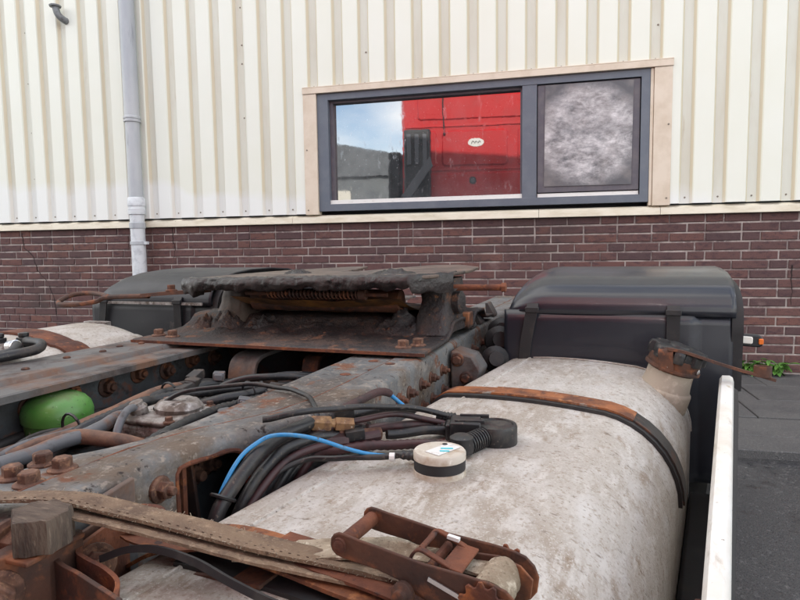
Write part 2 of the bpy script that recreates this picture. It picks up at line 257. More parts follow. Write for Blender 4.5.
class MB:
    def __init__(s, M=None): s.v = []; s.f = []; s.M = M
    def add(s, verts, faces):
        o = len(s.v)
        s.v += [Vector(v) for v in verts]; s.f += [tuple(i+o for i in fc) for fc in faces]; return s
    def box(s, lo, hi, Rm=None, c=None):
        x0, y0, z0 = lo; x1, y1, z1 = hi
        v = [Vector(p) for p in [(x0,y0,z0),(x1,y0,z0),(x1,y1,z0),(x0,y1,z0),(x0,y0,z1),(x1,y0,z1),(x1,y1,z1),(x0,y1,z1)]]
        if Rm is not None:
            c = Vector(c) if c is not None else sum(v, Vector())/8
            v = [Rm @ (p-c) + c for p in v]
        return s.add(v, [(0,3,2,1),(4,5,6,7),(0,1,5,4),(1,2,6,5),(2,3,7,6),(3,0,4,7)])
    def extrude(s, poly, vec):
        n = len(poly); P = [Vector(p) for p in poly]; V = Vector(vec)
        return s.add(P + [p+V for p in P], [tuple(range(n))[::-1], tuple(range(n, 2*n))] + [(i, (i+1) % n, n+(i+1) % n, n+i) for i in range(n)])
    def loft(s, rings, caps=True, closed=True):
        n = len(rings[0]); o = []; fc = []
        for r in rings: o += r
        for j in range(len(rings)-1):
            for i in range(n if closed else n-1):
                k = (i+1) % n
                fc.append((j*n+i, j*n+k, (j+1)*n+k, (j+1)*n+i))
        if caps and closed:
            fc.append(tuple(range(n))[::-1]); fc.append(tuple(range((len(rings)-1)*n, len(rings)*n)))
        return s.add(o, fc)
    def tube(s, pts, r, n=8, sm=6):
        P = smooth_path(pts, sm); rings = []
        up = None
        for i, p in enumerate(P):
            d = (P[min(i+1, len(P)-1)] - P[max(i-1, 0)]).normalized()
            if up is None:
                up = Vector((0, 0, 1)) if abs(d.z) < .9 else Vector((1, 0, 0))
            a = d.cross(up).normalized(); up = a.cross(d).normalized()
            rad = r(i/(len(P)-1)) if callable(r) else r
            rings.append([p + a*math.cos(t)*rad + up*math.sin(t)*rad for t in [2*math.pi*k/n for k in range(n)]])
        return s.loft(rings)
    def ribbon(s, pts, side, wid, th, sm=6):
        """flat band along pts; side = width direction (vector or function)"""
        P = smooth_path(pts, sm); rings = []; pn = None
        for i, p in enumerate(P):
            d = (P[min(i+1, len(P)-1)] - P[max(i-1, 0)]).normalized()
            sd = Vector(side(i/(len(P)-1)) if callable(side) else side); sd = (sd - d*sd.dot(d)).normalized(); nn = sd.cross(d)
            if pn is None: nn = -nn if nn.z < 0 else nn
            elif nn.dot(pn) < 0: nn = -nn
            pn = nn
            rings.append([p+sd*wid/2+nn*th/2, p-sd*wid/2+nn*th/2, p-sd*wid/2-nn*th/2, p+sd*wid/2-nn*th/2])
        return s.loft(rings)
    def lathe(s, prof, o, ax=(0, 0, 1), n=24):
        ax = Vector(ax).normalized(); a = ax.orthogonal().normalized(); b = ax.cross(a); o = Vector(o)
        rings = [[o + ax*h + (a*math.cos(t)+b*math.sin(t))*max(r, 1e-4) for t in [2*math.pi*k/n for k in range(n)]] for r, h in prof]
        return s.loft(rings)
    def bolt(s, o, ax, d=.024, h=.014, washer=True, spin=0.3, thread=0.0):
        """hex head on a flange washer"""
        ax = Vector(ax).normalized(); o = Vector(o)
        a = ax.orthogonal().normalized(); b = ax.cross(a)
        def ring(rad, hh, m, sp): return [o + ax*hh + (a*math.cos(t+sp)+b*math.sin(t+sp))*rad for t in [2*math.pi*k/m for k in range(m)]]
        hb = 0
        if washer:
            s.loft([ring(d*.86, -.002, 18, 0), ring(d*.86, d*.1, 18, 0), ring(d*.70, d*.2, 18, 0)]); hb = d*.16
        s.loft([ring(d*.577, hb, 6, spin), ring(d*.577, hb+h*.85, 6, spin), ring(d*.50, hb+h, 6, spin)])
        if thread: s.loft([ring(d*.3, hb+h*.9, 12, 0), ring(d*.3, hb+h+thread, 12, 0), ring(d*.24, hb+h+thread+.002, 12, 0)])
        return s
    def jitter(s, amp, scale, seed=0):
        for i, v in enumerate(s.v):
            q = v*scale + Vector((seed*3.1, seed*1.7, seed))
            s.v[i] = v + Vector((noise.noise(q), noise.noise(q+Vector((9, 0, 0))), noise.noise(q+Vector((0, 9, 0)))))*amp
        return s
    def mesh(s, name, m, angle=35, M=None):
        M = M or s.M
        me = bpy.data.meshes.new(name)
        me.from_pydata([tuple(M @ v) if M else tuple(v) for v in s.v], [], s.f)
        bm = bmesh.new(); bm.from_mesh(me); bmesh.ops.recalc_face_normals(bm, faces=bm.faces); bm.to_mesh(me); bm.free()
        me.materials.append(MATS[m])
        me.polygons.foreach_set('use_smooth', [True]*len(me.polygons))
        me.set_sharp_from_angle(angle=R(angle)); me.update()
        return me
    def build(s, name, m, parent=None, bevel=0, angle=35, M=None, seg=2):
        o = bpy.data.objects.new(name, s.mesh(name, m, angle, M))
        col.objects.link(o); adopt(o, parent)
        if bevel:
            b = o.modifiers.new('bevel', 'BEVEL'); b.width = bevel; b.segments = seg; b.limit_method = 'ANGLE'; b.angle_limit = R(40)
        return o

def adopt(o, parent):
    if parent is None: return
    o.parent = parent
    o.matrix_parent_inverse = Matrix.Translation(parent.location).inverted() if parent.type == 'EMPTY' else Matrix()

def thing(name, loc, label, cat, group=None):
    o = bpy.data.objects.new(name, None); col.objects.link(o); o.location = loc; o.empty_display_size = .1
    o['label'] = label; o['category'] = cat
    if group: o['group'] = group
    return o
def tag(o, label=None, cat=None, group=None, kind=None):
    if label: o['label'] = label
    if cat: o['category'] = cat
    if group: o['group'] = group
    if kind: o['kind'] = kind
    return o
def grid(nx, ny, fn):
    return [fn(i/nx, j/ny) for j in range(ny+1) for i in range(nx+1)], [(j*(nx+1)+i, j*(nx+1)+i+1, (j+1)*(nx+1)+i+1, (j+1)*(nx+1)+i) for j in range(ny) for i in range(nx)]
def rrect(w, h, r, n=4, c=(0, 0)):
    out = []
    for cx, cy, a0 in ((w/2-r, h/2-r, 0), (-w/2+r, h/2-r, 90), (-w/2+r, -h/2+r, 180), (w/2-r, -h/2+r, 270)):
        for k in range(n+1):
            a = R(a0+90*k/n); out.append((c[0]+cx+r*math.cos(a), c[1]+cy+r*math.sin(a)))
    return out

GZ = 0.095           # yard level
PZ = 0.145           # paved strip along the wall
# wall frame: s runs along the wall (+ to the right), n is out of the wall towards the yard
TH = R(6.35); E = Vector((math.cos(TH), math.sin(TH), 0)); NN = Vector((math.sin(TH), -math.cos(TH), 0)); W0 = Vector((.512, 4.455, 0))
WM = Matrix((E, -NN, Vector((0, 0, 1)))).transposed().to_4x4(); WM.translation = W0   # local (s, -out, z)
def wl(s, out, z): return W0 + E*s + NN*out + Vector((0, 0, z))

# ================================================================== ground
g = MB(); g.add([(-300, -300, GZ), (300, -300, GZ), (300, 300, GZ), (-300, 300, GZ)], [(0, 1, 2, 3)])
tag(g.build('ground', 'asphalt'), kind='structure')
# paving strip: bed, then each slab
p = MB(); p.box((-9, -1.66, GZ-.03), (3.0, 0.05, PZ-.02))
pave = tag(p.build('pavement', 'asphalt', M=WM), kind='structure')
rows = [-.38, -.76, -1.13, -1.44, -1.66]
offs = [.33, .17, .05, .40, .22]
sm_cache = {}
y1 = -.01
for ri, y0 in enumerate(rows):
    d = y1-y0-.007
    for k in range(-3, 5):
        x0 = offs[ri] + k*.6 - .62
        if x0 > 2.3: continue
        key = ri
        if key not in sm_cache:
            b = MB(); b.box((0, 0, -.04), (.593, d, 0)); sm_cache[key] = b.mesh('paving_slab', 'slab')
        o = bpy.data.objects.new('paving_slab', sm_cache[key]); col.objects.link(o)
        q = wl(x0, -y0, PZ + random.uniform(-.003, .003)); o.location = q; o.rotation_euler = (random.uniform(-.003, .003), random.uniform(-.003, .003), TH)
        adopt(o, pave)
        bv = o.modifiers.new('bevel', 'BEVEL'); bv.width = .004; bv.segments = 2
    y1 = y0

# ================================================================== warehouse
WH = 5.6
ware = thing('warehouse', wl(-2, 0, GZ), 'cream ribbed metal clad warehouse over a purple brown brick base', 'building')
b = MB(); b.box((-9, .0035, GZ), (4, .25, 1.235)); bw = b.build('brick_wall', 'mortar', ware, M=WM)
# bricks in irregular bond
variants = {}
for Lb in (.210, .100, .155):
    for k in range(3):
        m_ = MB()
        v, fc = [], []
        h, dp = .0255, .02
        x = Lb/2
        ins = .0035
        jj = lambda a=.0016: random.uniform(-a, a)
        outer = [(-x+jj(), 0, -h+jj()), (x+jj(), 0, -h+jj()), (x+jj(), 0, h+jj()), (-x+jj(), 0, h+jj())]
        back = [(a, dp, c) for a, _, c in outer]
        front = [(a*(1-ins/x), -ins+jj(.0008), c*(1-ins/h)) for a, _, c in outer]
        m_.loft([[Vector(q) for q in back], [Vector(q) for q in outer], [Vector(q) for q in front]])
        variants[(round(Lb, 3), k)] = m_.mesh('brick', 'brick', angle=20)
allb = []
course = .0621
zc = 1.205 - course/2
ci = 0
while zc > PZ - .02:
    rnd = random.Random(100+ci)
    s = -8.9 + rnd.choice([0, .11, .055, .16])
    run = 0
    while s < 3.9:
        Lb = .210
        if run >= 2 and rnd.random() < .45 or rnd.random() < .08: Lb = .100; run = 0
        else: run += 1
        allb.append((s+Lb/2, zc, Lb)); s += Lb + .0105
    zc -= course; ci += 1
def seen(s, z):
    if s < -5.85 or s > .68: return False
    if s > -.12: return z > PZ - .02
    if s > -1.05: return z > .90
    if s > -3.9: return z > .885
    if s > -4.6: return z > .78
    return z > .53
near = sorted([q for q in allb if seen(q[0], q[1])], key=lambda q: abs(q[0]+.3))
lead = set(near[:300])
for (s, z, Lb) in near[:300]:
    o = bpy.data.objects.new('brick', variants[(round(Lb, 3), random.randrange(3))]); col.objects.link(o)
    o.location = wl(s, random.uniform(-.0005, .0025), z); o.rotation_euler = (0, random.uniform(-.004, .004), TH + random.uniform(-.004, .004))
    adopt(o, bw)
rest = MB()
for q in allb:
    if q in lead: continue
    s, z, Lb = q; x = Lb/2; h = .0255; yy = random.uniform(-.002, .001)
    P4 = [(s-x, z-h), (s+x, z-h), (s+x, z+h), (s-x, z+h)]
    rest.loft([[Vector((a, .02, c)) for a, c in P4], [Vector((a, yy, c)) for a, c in P4], [Vector((s+(a-s)*(1-.0035/x), yy-.0035, z+(c-z)*.87)) for a, c in P4]])
tag(rest.build('brick_field', 'brick_far', bw, M=WM, angle=20), kind='stuff')
# settlement cracks stepping down the brickwork
def crack(pts):
    c = MB(); P = []
    for (s, z) in pts: P.append(Vector((s, -.0045, z)))
    fine = []
    for i in range(len(P)-1):
        for k in range(5):
            t = k/5; q = P[i].lerp(P[i+1], t); fine.append(q + Vector((random.uniform(-.006, .006), 0, random.uniform(-.004, .004))))
    fine.append(P[-1])
    c.tube(fine, lambda t: .0035*(1-.5*t), 5, 1)
    c.build('crack', 'crack', bw, M=WM)
crack([(-5.47, 1.18), (-5.45, 1.05), (-5.36, .98), (-5.33, .86), (-5.22, .74), (-5.17, .60), (-5.15, .42)])
crack([(-3.97, 1.19), (-3.97, 1.08), (-3.95, 1.02), (-3.98, .92)])
crack([(.545, .86), (.548, .74), (.552, .60)])

# flashing over the brickwork
b = MB()
prof = [(.0, 1.262), (-.036, 1.247), (-.040, 1.203), (-.030, 1.200), (-.028, 1.238), (.0, 1.25)]
for s0, s1 in ((-9, -5.9), (-5.897, -2.9), (-2.897, -1.05), (-1.047, -.26), (-.257, 1.9), (1.903, 4)):
    f_ = MB(); f_.extrude([(s0, y, z) for y, z in prof], (s1-s0, 0, 0)); f_.build('flashing', 'flashing', ware, M=WM, angle=20)
# backing wall above brick
wx0, wx1, wz0, wz1 = -2.70, -.315, 1.26, 2.18
b = MB()
b.box((-9, .03, 1.236), (wx0, .25, WH-.02)); b.box((wx1, .03, 1.236), (4, .25, WH-.02)); b.box((wx0, .03, wz1), (wx1, .25, WH-.02)); b.box((wx0, .2, 1.236), (wx1, .25, wz1))
b.build('backing_wall', 'far_wall', ware, M=WM)
b = MB(); b.box((-9.1, -.10, WH), (4.1, 9, WH+.18)); b.build('roof', 'far_roof', ware, M=WM)
b = MB(); b.box((-9, .25, GZ), (-8.8, 9, WH)); b.box((3.8, .25, GZ), (4, 9, WH)); b.box((-8.8, 8.8, GZ), (3.8, 9, WH)); b.build('side_wall', 'far_wall', ware, M=WM)
# cladding sheets, one metre cover, rib pitch 200 mm, valleys at s = -5.5 + .2k
VAL = -5.505
def prof_out(s):
    """standing-off distance of the sheet at s"""
    t = (s - VAL + .1) % .2 - .1
    a = abs(t)
    return .004 if a < .026 else (.038 if a > .046 else .004 + .034*(a-.026)/.020)
def breaks(a, b_):
    out = [a]
    k = math.floor((a-VAL)/.2)-1
    while VAL + k*.2 - .05 < b_:
        for d in (-.046, -.026, .026, .046):
            s = VAL + k*.2 + d
            if a+1e-4 < s < b_-1e-4: out.append(s)
        k += 1
    return sorted(out) + [b_]
for k in range(-3, 10):
    s0 = VAL + .2 + k*1.0 + .037; s1 = s0 + 1.0
    s1 += .012
    m_ = MB()
    cuts = sorted({s0, s1} | {q for q in (-2.74, -.24) if s0 < q < s1})
    for a, c in zip(cuts[:-1], cuts[1:]):
        mid = (a+c)/2
        zb = 2.208 if -2.74 < mid < -.24 else 1.272
        bs = breaks(a, c); lift = .0016 if k % 2 else 0
        rows_ = [[Vector((s, -(prof_out(s)+lift), z)) for s in bs] for z in (zb, WH-.01)]
        rows_b = [[Vector((s, -(prof_out(s)+lift)+.0012, z)) for s in bs] for z in (zb, WH-.01)]
        nb = len(bs)
        m_.loft(rows_, closed=False); m_.loft(rows_b, closed=False)
        # bottom lip
        m_.loft([rows_[0], rows_b[0]], closed=False)
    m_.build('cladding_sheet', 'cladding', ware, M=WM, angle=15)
# fixing screws in the valleys and mid-height along the laps
sb = MB(); sb.lathe([(.006, 0), (.006, .002), (.0042, .0022), (.004, .005), (.002, .006)], (0, 0, 0), (0, -1, 0), 10); sme = sb.mesh('screw', 'screw')
spots = []
for k in range(-1, 32):
    s = VAL + .2*k
    if s < -5.8 or s > .7: continue
    spots.append((s, 2.222 if -2.72 < s < -.26 else 1.312))
for s in (-5.305, -3.305, -2.305, -.305): spots += [(s+.012, 2.44), (s+.012, 2.86)]
spots += [(-5.29, 2.03), (-5.29, 1.64), (-3.29, 2.03), (-3.29, 2.58)]
for s, z in spots:
    if -2.74 < s < -.24 and z < 2.21: continue
    o = bpy.data.objects.new('screw', sme); col.objects.link(o); o.location = wl(s, .0055, z); o.rotation_euler = (0, 0, TH); adopt(o, ware)

# window
win = MB()
F0, F1, G0, G1 = -2.677, -.335, 1.290, 2.160
MU0, MU1 = -1.165, -1.066
def bxw(m_, s0, s1, z0, z1, o0, o1): m_.box((s0, -o1, z0), (s1, -o0, z1))
fr = MB()
bxw(fr, F0, F0+.085, G0, G1, -.09, .028); bxw(fr, F1-.055, F1, G0, G1, -.09, .028)
bxw(fr, F0+.085, F1-.055, G1-.048, G1, -.09, .0275); bxw(fr, F0+.085, F1-.055, G0, G0+.052, -.09, .0275)
bxw(fr, MU0, MU1, G0+.052, G1-.048, -.09, .024)
wino = fr.build('window', 'frame_grey', ware, M=WM)
t = MB(); bxw(t, F0+.0855, MU0-.0005, G0+.0525, G0+.082, -.06, .012); t.build('sill_strip', 'sill_white', wino, M=WM)
t = MB()
for a, c, d, e_ in ((F0+.0855, F0+.112, G0+.083, G1-.0485), (MU0-.014, MU0-.0005, G0+.083, G1-.0485), (F0+.1125, MU0-.0145, G1-.066, G1-.0485)): bxw(t, a, c, d, e_, -.07, -.012)
t.build('glazing_bead', 'sash', wino, M=WM)
t = MB(); bxw(t, F0+.1, MU0-.005, G0+.07, G1-.05, -.055, -.048); t.build('pane', 'pane_glass', wino, M=WM)
# opening light with a sheet fixed over it
A0, A1, B0, B1 = MU1+.006, F1-.061, G0+.085, G1-.055
t = MB(); bxw(t, A0, A0+.07, B0, B1, -.08, .014); bxw(t, A1-.07, A1, B0, B1, -.08, .014); bxw(t, A0+.07, A1-.07, B1-.07, B1, -.08, .0135); bxw(t, A0+.07, A1-.07, B0, B0+.06, -.08, .0135)
t.build('sash', 'sash', wino, M=WM)
t = MB(); bxw(t, A0, A1, G0+.0525, G0+.078, -.06, .008); t.build('sill_strip', 'sill_white', wino, M=WM)
t = MB(); bxw(t, A0+.05, A1-.05, B0+.05, B1-.05, -.06, -.03); t.build('pane', 'pane_glass', wino, M=WM)
bd = MB(); bd.box((-.286, -.0025, -.343), (.286, .0025, .343)); bo = bd.build('board', 'board', wino)
bo.location = wl(-.727, .018, 1.757); bo.rotation_euler = (0, R(.5), TH); bo['label'] = 'grey metal sheet smeared with chalky swirls over the small window'
# beige trims round the opening
t = MB(); t.box((-2.785, -.052, 2.162), (-.198, .03, 2.204)); t.box((-2.785, -.052, 2.2045), (-.198, -.046, 2.212)); t.build('window_trim', 'trim_beige', ware, M=WM, bevel=.002)
t = MB(); t.box((-2.783, -.046, 1.265), (F0-.002, .03, 2.160)); t.build('window_trim', 'trim_beige', ware, M=WM, bevel=.002)
t = MB(); t.box((F1+.022, -.046, 1.262), (-.202, .03, 2.160)); t.build('window_trim', 'trim_beige', ware, M=WM, bevel=.002)
t = MB(); t.box((F1+.001, -.034, 1.264), (F1+.020, .03, 2.158)); t.build('window_trim', 'trim_beige', ware, M=WM, bevel=.002)
for s, z in ((-.222, 1.79), (-.225, 1.31), (-2.76, 1.30), (-2.76, 1.75)):
    o = bpy.data.objects.new('screw', sme); col.objects.link(o); o.location = wl(s, .046, z); o.rotation_euler = (0, 0, TH); adopt(o, ware)

# rainwater pipe
dp = thing('rainwater_pipe', wl(-4.217, .11, GZ), 'grey plastic rainwater pipe with pale collars running down the wall', 'drainpipe')
c0 = wl(-4.217, .11, 0)
t = MB(); t.tube([c0+Vector((0, 0, 2.055)), c0+Vector((0, 0, WH-.05))], .058, 24, 1); t.build('upper_pipe', 'pvc', dp)
t = MB(); t.tube([c0+Vector((0, 0, 1.36)), c0+Vector((0, 0, 2.05))], .055, 24, 1); t.build('middle_pipe', 'pvc', dp)
t = MB(); t.tube([c0+Vector((0, 0, GZ)), c0+Vector((0, 0, 1.34))], .056, 24, 1); t.build('lower_pipe', 'pvc_pale', dp)
def collar(z, prof, m_='pvc_pale'):
    t = MB(); t.lathe(prof, c0+Vector((0, 0, z)), n=28); t.build('collar', m_, dp)
collar(2.03, [(.056, 0), (.065, .004), (.066, .016), (.060, .02), (.060, .026), (.066, .03), (.066, .044), (.058, .05)], 'pvc')
collar(1.30, [(.057, 0), (.066, .005), (.067, .05), (.063, .055), (.063, .068), (.067, .073), (.067, .13), (.060, .14)])
collar(1.19, [(.057, 0), (.062, .004), (.063, .045), (.057, .05)], 'pvc')
t = MB(); t.lathe([(.057, 0), (.063, .002), (.063, .026), (.057, .028)], c0+Vector((0, 0, 1.06)), n=28); t.box((-4.217-.008, -.056, 1.064), (-4.217+.008, .0, 1.084), None) if False else None
t.build('pipe_clip', 'pvc', dp)
t = MB(); t.box((-4.155, -.125, 1.062), (-4.132, -.09, 1.086)); t.box((-4.225, -.06, 1.066), (-4.209, .01, 1.082)); t.build('clip_lug', 'pvc_pale', dp, M=WM)
# vent elbow
ve = thing('vent_elbow', wl(-4.86, .03, 2.9), 'small grey vent elbow with flanged end turned up from the cladding', 'vent')
t = MB(); t.tube([wl(-4.845, 0.0, 2.90), wl(-4.85, .06, 2.905), wl(-4.87, .095, 2.935), wl(-4.89, .10, 3.0)], .027, 14, 6); t.build('elbow', 'vent_grey', ve)
t = MB(); t.lathe([(.028, 0), (.044, .002), (.046, .012), (.040, .016), (.03, .02), (.018, .022)], wl(-4.89, .10, 2.995), n=20); t.build('cap', 'vent_grey', ve)

# ================================================================== truck
CX = -.87
truck = thing('truck', (CX, 1.0, GZ), 'worn tractor unit chassis with pale tanks, greasy coupling plate and red cab', 'truck')
ZR = .73
# ---- near frame rail: the flange jogs outward where the frame widens
edge = [(-2.6, -.735, -.575), (-.3, -.735, -.575), (.40, -.724, -.566), (.52, -.712, -.565), (.585, -.700, -.563), (.63, -.672, -.558), (.68, -.650, -.548), (.74, -.640, -.528), (.80, -.638, -.495), (.86, -.638, -.466), (.95, -.638, -.448), (1.1, -.638, -.444), (2.0, -.638, -.443), (3.35, -.638, -.443)]
def edge_at(y):
    for (ya, la, ra), (yb, lb, rb) in zip(edge[:-1], edge[1:]):
        if ya <= y <= yb:
            t = (y-ya)/(yb-ya); t = t
            return la+(lb-la)*t, ra+(rb-ra)*t
    return edge[-1][1:]
ys = sorted({e_[0] for e_ in edge} | {.4+.02*i for i in range(40)})
def seam(y): l_, r_ = edge_at(y); return r_ - .072
rail = MB()
rings = []
for y in ys:
    l_, r_ = edge_at(y); s_ = seam(y)
    rings.append([Vector(q) for q in [(l_, y, ZR-.004), (s_, y, ZR-.004), (s_, y, ZR-.013), (l_, y, ZR-.013)]])
rail.loft(rings)
ro_ = rail.build('frame_rail', 'frame_paint', truck, angle=30)
rail = MB(); rings = []
RC = .016
def shoulder(y, z0):
    l_, r_ = edge_at(y); s_ = seam(y)
    out = [(s_, ZR)]
    for k in range(6):
        a = R(90-90*k/5); out.append((r_-RC+RC*math.cos(a), ZR-RC+RC*math.sin(a)))
    out.append((r_, z0)); inn = [(r_-.008, z0), (r_-.008, ZR-.02), (s_, ZR-.008)]
    return [Vector((x, y, z)) for x, z in out+inn]
OY0, OY1 = .638, .752
def zbot(y):
    if OY0 < y < OY1: return ZR-.022
    return .45
yy = [y for y in ys if not (OY0-.02 < y < OY0+.02 or OY1-.02 < y < OY1+.02)] + [OY0-.0005, OY0+.0005, OY1-.0005, OY1+.0005]
# opening with a rounded far corner
yy += [OY1-.030, OY1-.020, OY1-.012, OY1-.006]
yy = sorted(yy)
def zb2(y):
    if OY0 < y < OY1:
        d = OY1-y
        if d < .03: return ZR-.022-(.03-math.sqrt(max(0, .03**2-(.03-d)**2)))
        return ZR-.022
    return .45
for y in yy: rings.append(shoulder(y, zb2(y)))
rail.loft(rings)
rail.build('outer_channel', 'frame_paint', ro_, angle=30)
# rusty lip round the opening
t = MB(); pts = [(edge_at(OY0)[1]-.002, OY0, z) for z in (.50, .58, .66, .70)] + [(edge_at(y)[1]-.002, y, zb2(y)-.001) for y in (.65, .67, .69, .71, .725, .735, .743, .749)] + [(edge_at(OY1)[1]-.002, OY1, z) for z in (.66, .60, .50)]
t.tube(pts, .0042, 8, 2); t.jitter(.0015, 60); t.build('opening_lip', 'rust', ro_)
t = MB(); t.tube([(seam(y)-.001, y, ZR-.0015) for y in ys if y > -.3], .0022, 6, 1); t.jitter(.0016, 45); t.build('seam_bead', 'rust', ro_)
# inner web seen through the opening, inner lip of the flange
t = MB(); t.box((-.632, .2, .42), (-.622, 1.0, ZR-.0135)); t.build('inner_web', 'frame_web', ro_)
t = MB(); t.box((-.636, 1.0005, .42), (-.626, 3.35, ZR-.0135)); t.build('inner_web', 'frame_web', ro_)
t = MB(); t.box((-.63, -.3, .43), (-.45, 3.35, .442)); t.build('lower_flange', 'frame_web', ro_)
# vertical stiffener plates in the opening
t = MB(); t.extrude([(-.61, .700, .73-.03), (-.585, .700, .69), (-.575, .700, .60), (-.575, .700, .45), (-.61, .700, .45)], (0, .006, 0)); t.build('stiffener', 'rust_dark', ro_, bevel=.001)
t = MB(); t.box((-.60, .655, .45), (-.562, .663, .705)); t.build('stiffener', 'rust', ro_, bevel=.001)
bolt_cache = {}
def bolt(parent, o, ax, d=.024, h=.014, m_='rust_bolt', thread=0.0, washer=True, name='bolt'):
    ax = Vector(ax).normalized()
    key = (round(d, 4), round(h, 4), m_, round(thread, 4), washer)
    if key not in bolt_cache:
        t = MB(); t.bolt((0, 0, 0), (0, 0, 1), d, h, washer, .3, thread); bolt_cache[key] = t.mesh('bolt', m_, angle=25)
    ob = bpy.data.objects.new(name, bolt_cache[key]); col.objects.link(ob); ob.location = o
    q = ax.to_track_quat('Z', 'Y'); ob.rotation_euler = (q @ Euler((0, 0, random.uniform(0, 6))).to_quaternion()).to_euler()
    adopt(ob, parent); return ob
for o in ((-.694, .509), (-.701, .556), (-.655, .500), (-.660, .550)): bolt(ro_, (o[0], o[1], ZR-.004), (0, 0, 1), .021, .013)
bolt(ro_, (-.560, .608, .690), (1, 0, 0), .021, .013, thread=.006)
bolt(ro_, (-.612, .724, .662), (1, 0, 0), .027, .015, thread=.010)
bolt(ro_, (-.617, .775, .662), (1, 0, 0), .024, .014, thread=.006)
bolt(ro_, (-.5655, .405, .712), (1, 0, 0), .030, .018, thread=.012)
bolt(ro_, (-.5655, .36, .66), (1, 0, 0), .030, .018, thread=.012)
# bolt rows on the outer face further back
for y in (1.20, 1.27, 1.36, 1.44, 1.54, 1.66, 1.78, 1.90, 2.04, 2.2):
    bolt(ro_, (-.4435, y, .672), (1, 0, 0), .019, .012, m_='rust_dark', thread=.006)
    if y > 1.25: bolt(ro_, (-.4435, y+.01, .615), (1, 0, 0), .019, .012, m_='rust_dark', thread=.006)
for o in ((-.56, 1.18), (-.52, 1.24), (-.60, 1.02), (-.56, 1.34), (-.50, 1.30)):
    t = MB(); t.lathe([(.012, -.001), (.012, .0012), (.010, .0016), (.004, .0008)], (o[0], o[1], ZR-.004 if o[0] < -.515 else ZR), n=12); t.build('rivet', 'rust', ro_)
# rust flats on the near shoulder (bracket plate behind the tank strap anchor)
t = MB(); t.extrude([(-.556, .33, .47), (-.556, .555, .47), (-.556, .555, .727), (-.556, .50, .722), (-.556, .33, .70)], (.008, 0, 0)); t.jitter(.002, 20); t.build('gusset_plate', 'frame_worn', ro_, bevel=.0015)
t = MB(); t.extrude([(-.5475, .352, .50), (-.540, .352, .50), (-.505, .400, .50), (-.505, .440, .50), (-.512, .440, .50), (-.512, .403, .50)], (0, 0, .2215)); t.box((-.547, .372, .7160), (-.4985, .437, .7213)); sbk = t.jitter(.001, 30).build('strap_bracket', 'rust_dark', ro_, bevel=.0015)
bolt(ro_, (-.530, .366, .690), (.8, -.58, 0), .026, .015, thread=.010)

# ---- far frame rail
fl = MB(); prof = [(-1.385, .728), (-1.38, .736), (-1.215, .736), (-1.21, .732), (-1.205, .724), (-1.128, .724), (-1.120, .719), (-1.120, .711), (-1.20, .711), (-1.20, .45), (-1.21, .45), (-1.21, .711), (-1.385, .718)]
fl.extrude([(x, -2.6, z) for x, z in prof], (0, 5.95, 0)); fo = fl.build('frame_rail', 'frame_worn', truck, angle=30)
t = MB(); t.box((-1.1995, -.5, .46), (-1.192, 3.3, .7105)); t.build('inner_web', 'frame_web', fo)
t = MB(); t.extrude([(-1.1195, -.5, .7235), (-1.1165, -.5, .7235), (-1.1165, -.5, .709), (-1.1195, -.5, .709)], (0, 3.7, 0)); t.jitter(.0012, 18); t.build('flange_edge', 'frame_worn', fo)
for i in range(13): bolt(fo, (-1.192, .50+.105*i, .672 + (.008 if i % 2 else -.004)), (1, 0, 0), .030, .016, m_='rust_dark', thread=.006)
for i in range(9): bolt(fo, (-1.192, .55+.15*i, .57), (1, 0, 0), .030, .016, m_='rust_dark', thread=.006)
for y in (.98, 1.12, 1.22, 1.3, 1.36):
    t = MB(); t.lathe([(.009, -.001), (.009, .003), (.006, .005), (.002, .0055)], (-1.30+random.uniform(-.02, .03), y, .736), n=12); t.build('rivet', 'rust_dark', fo)
# ---- bed between the rails: gearbox tail, cross members, shaft
t = MB(); t.lathe([(.03, 0), (.055, .02), (.055, .9), (.07, .92), (.07, 1.0), (.05, 1.02), (.05, 2.0)], (CX-.02, 1.1, .45), (0, 1, -.02), 18); t.build('propeller_shaft', 'rust_dark', truck)
t = MB(); t.box((-1.191, 1.72, .47), (-.637, 1.78, .70)); t.box((-1.191, 1.66, .69), (-.637, 1.84, .70)); t.build('crossmember', 'frame_web', truck, bevel=.006)
t = MB(); t.box((-1.191, 2.6, .47), (-.637, 2.66, .70)); t.build('crossmember', 'frame_web', truck, bevel=.006)
t = MB(); t.box((-1.191, .10, .44), (-.637, .16, .62)); t.build('crossmember', 'frame_web', truck, bevel=.006)
t = MB(); t.box((-1.19, .2, .40), (-.64, 1.7, .47)); t.jitter(.01, 8); t.build('undertray', 'rubber', truck, bevel=.01)
# bent hanger bracket under the coupling plate
t = MB(); t.ribbon([(-.965, 1.375, .50), (-.965, 1.375, .60), (-.965, 1.378, .668), (-.965, 1.40, .700), (-.958, 1.45, .712), (-.945, 1.56, .715), (-.93, 1.70, .716)], (1, 0, 0), .085, .012, 5); t.build('hanger_bracket', 'frame_worn', truck, bevel=.002)
t = MB(); t.ribbon([(-.80, 1.46, .50), (-.80, 1.46, .62), (-.80, 1.465, .675), (-.80, 1.50, .70), (-.80, 1.70, .705)], (1, 0, 0), .05, .012, 5); t.build('hanger_bracket', 'rust_dark', truck, bevel=.002)
for z in (.56, .62): bolt(truck, (-.965, 1.368, z), (0, -1, 0), .022, .012)
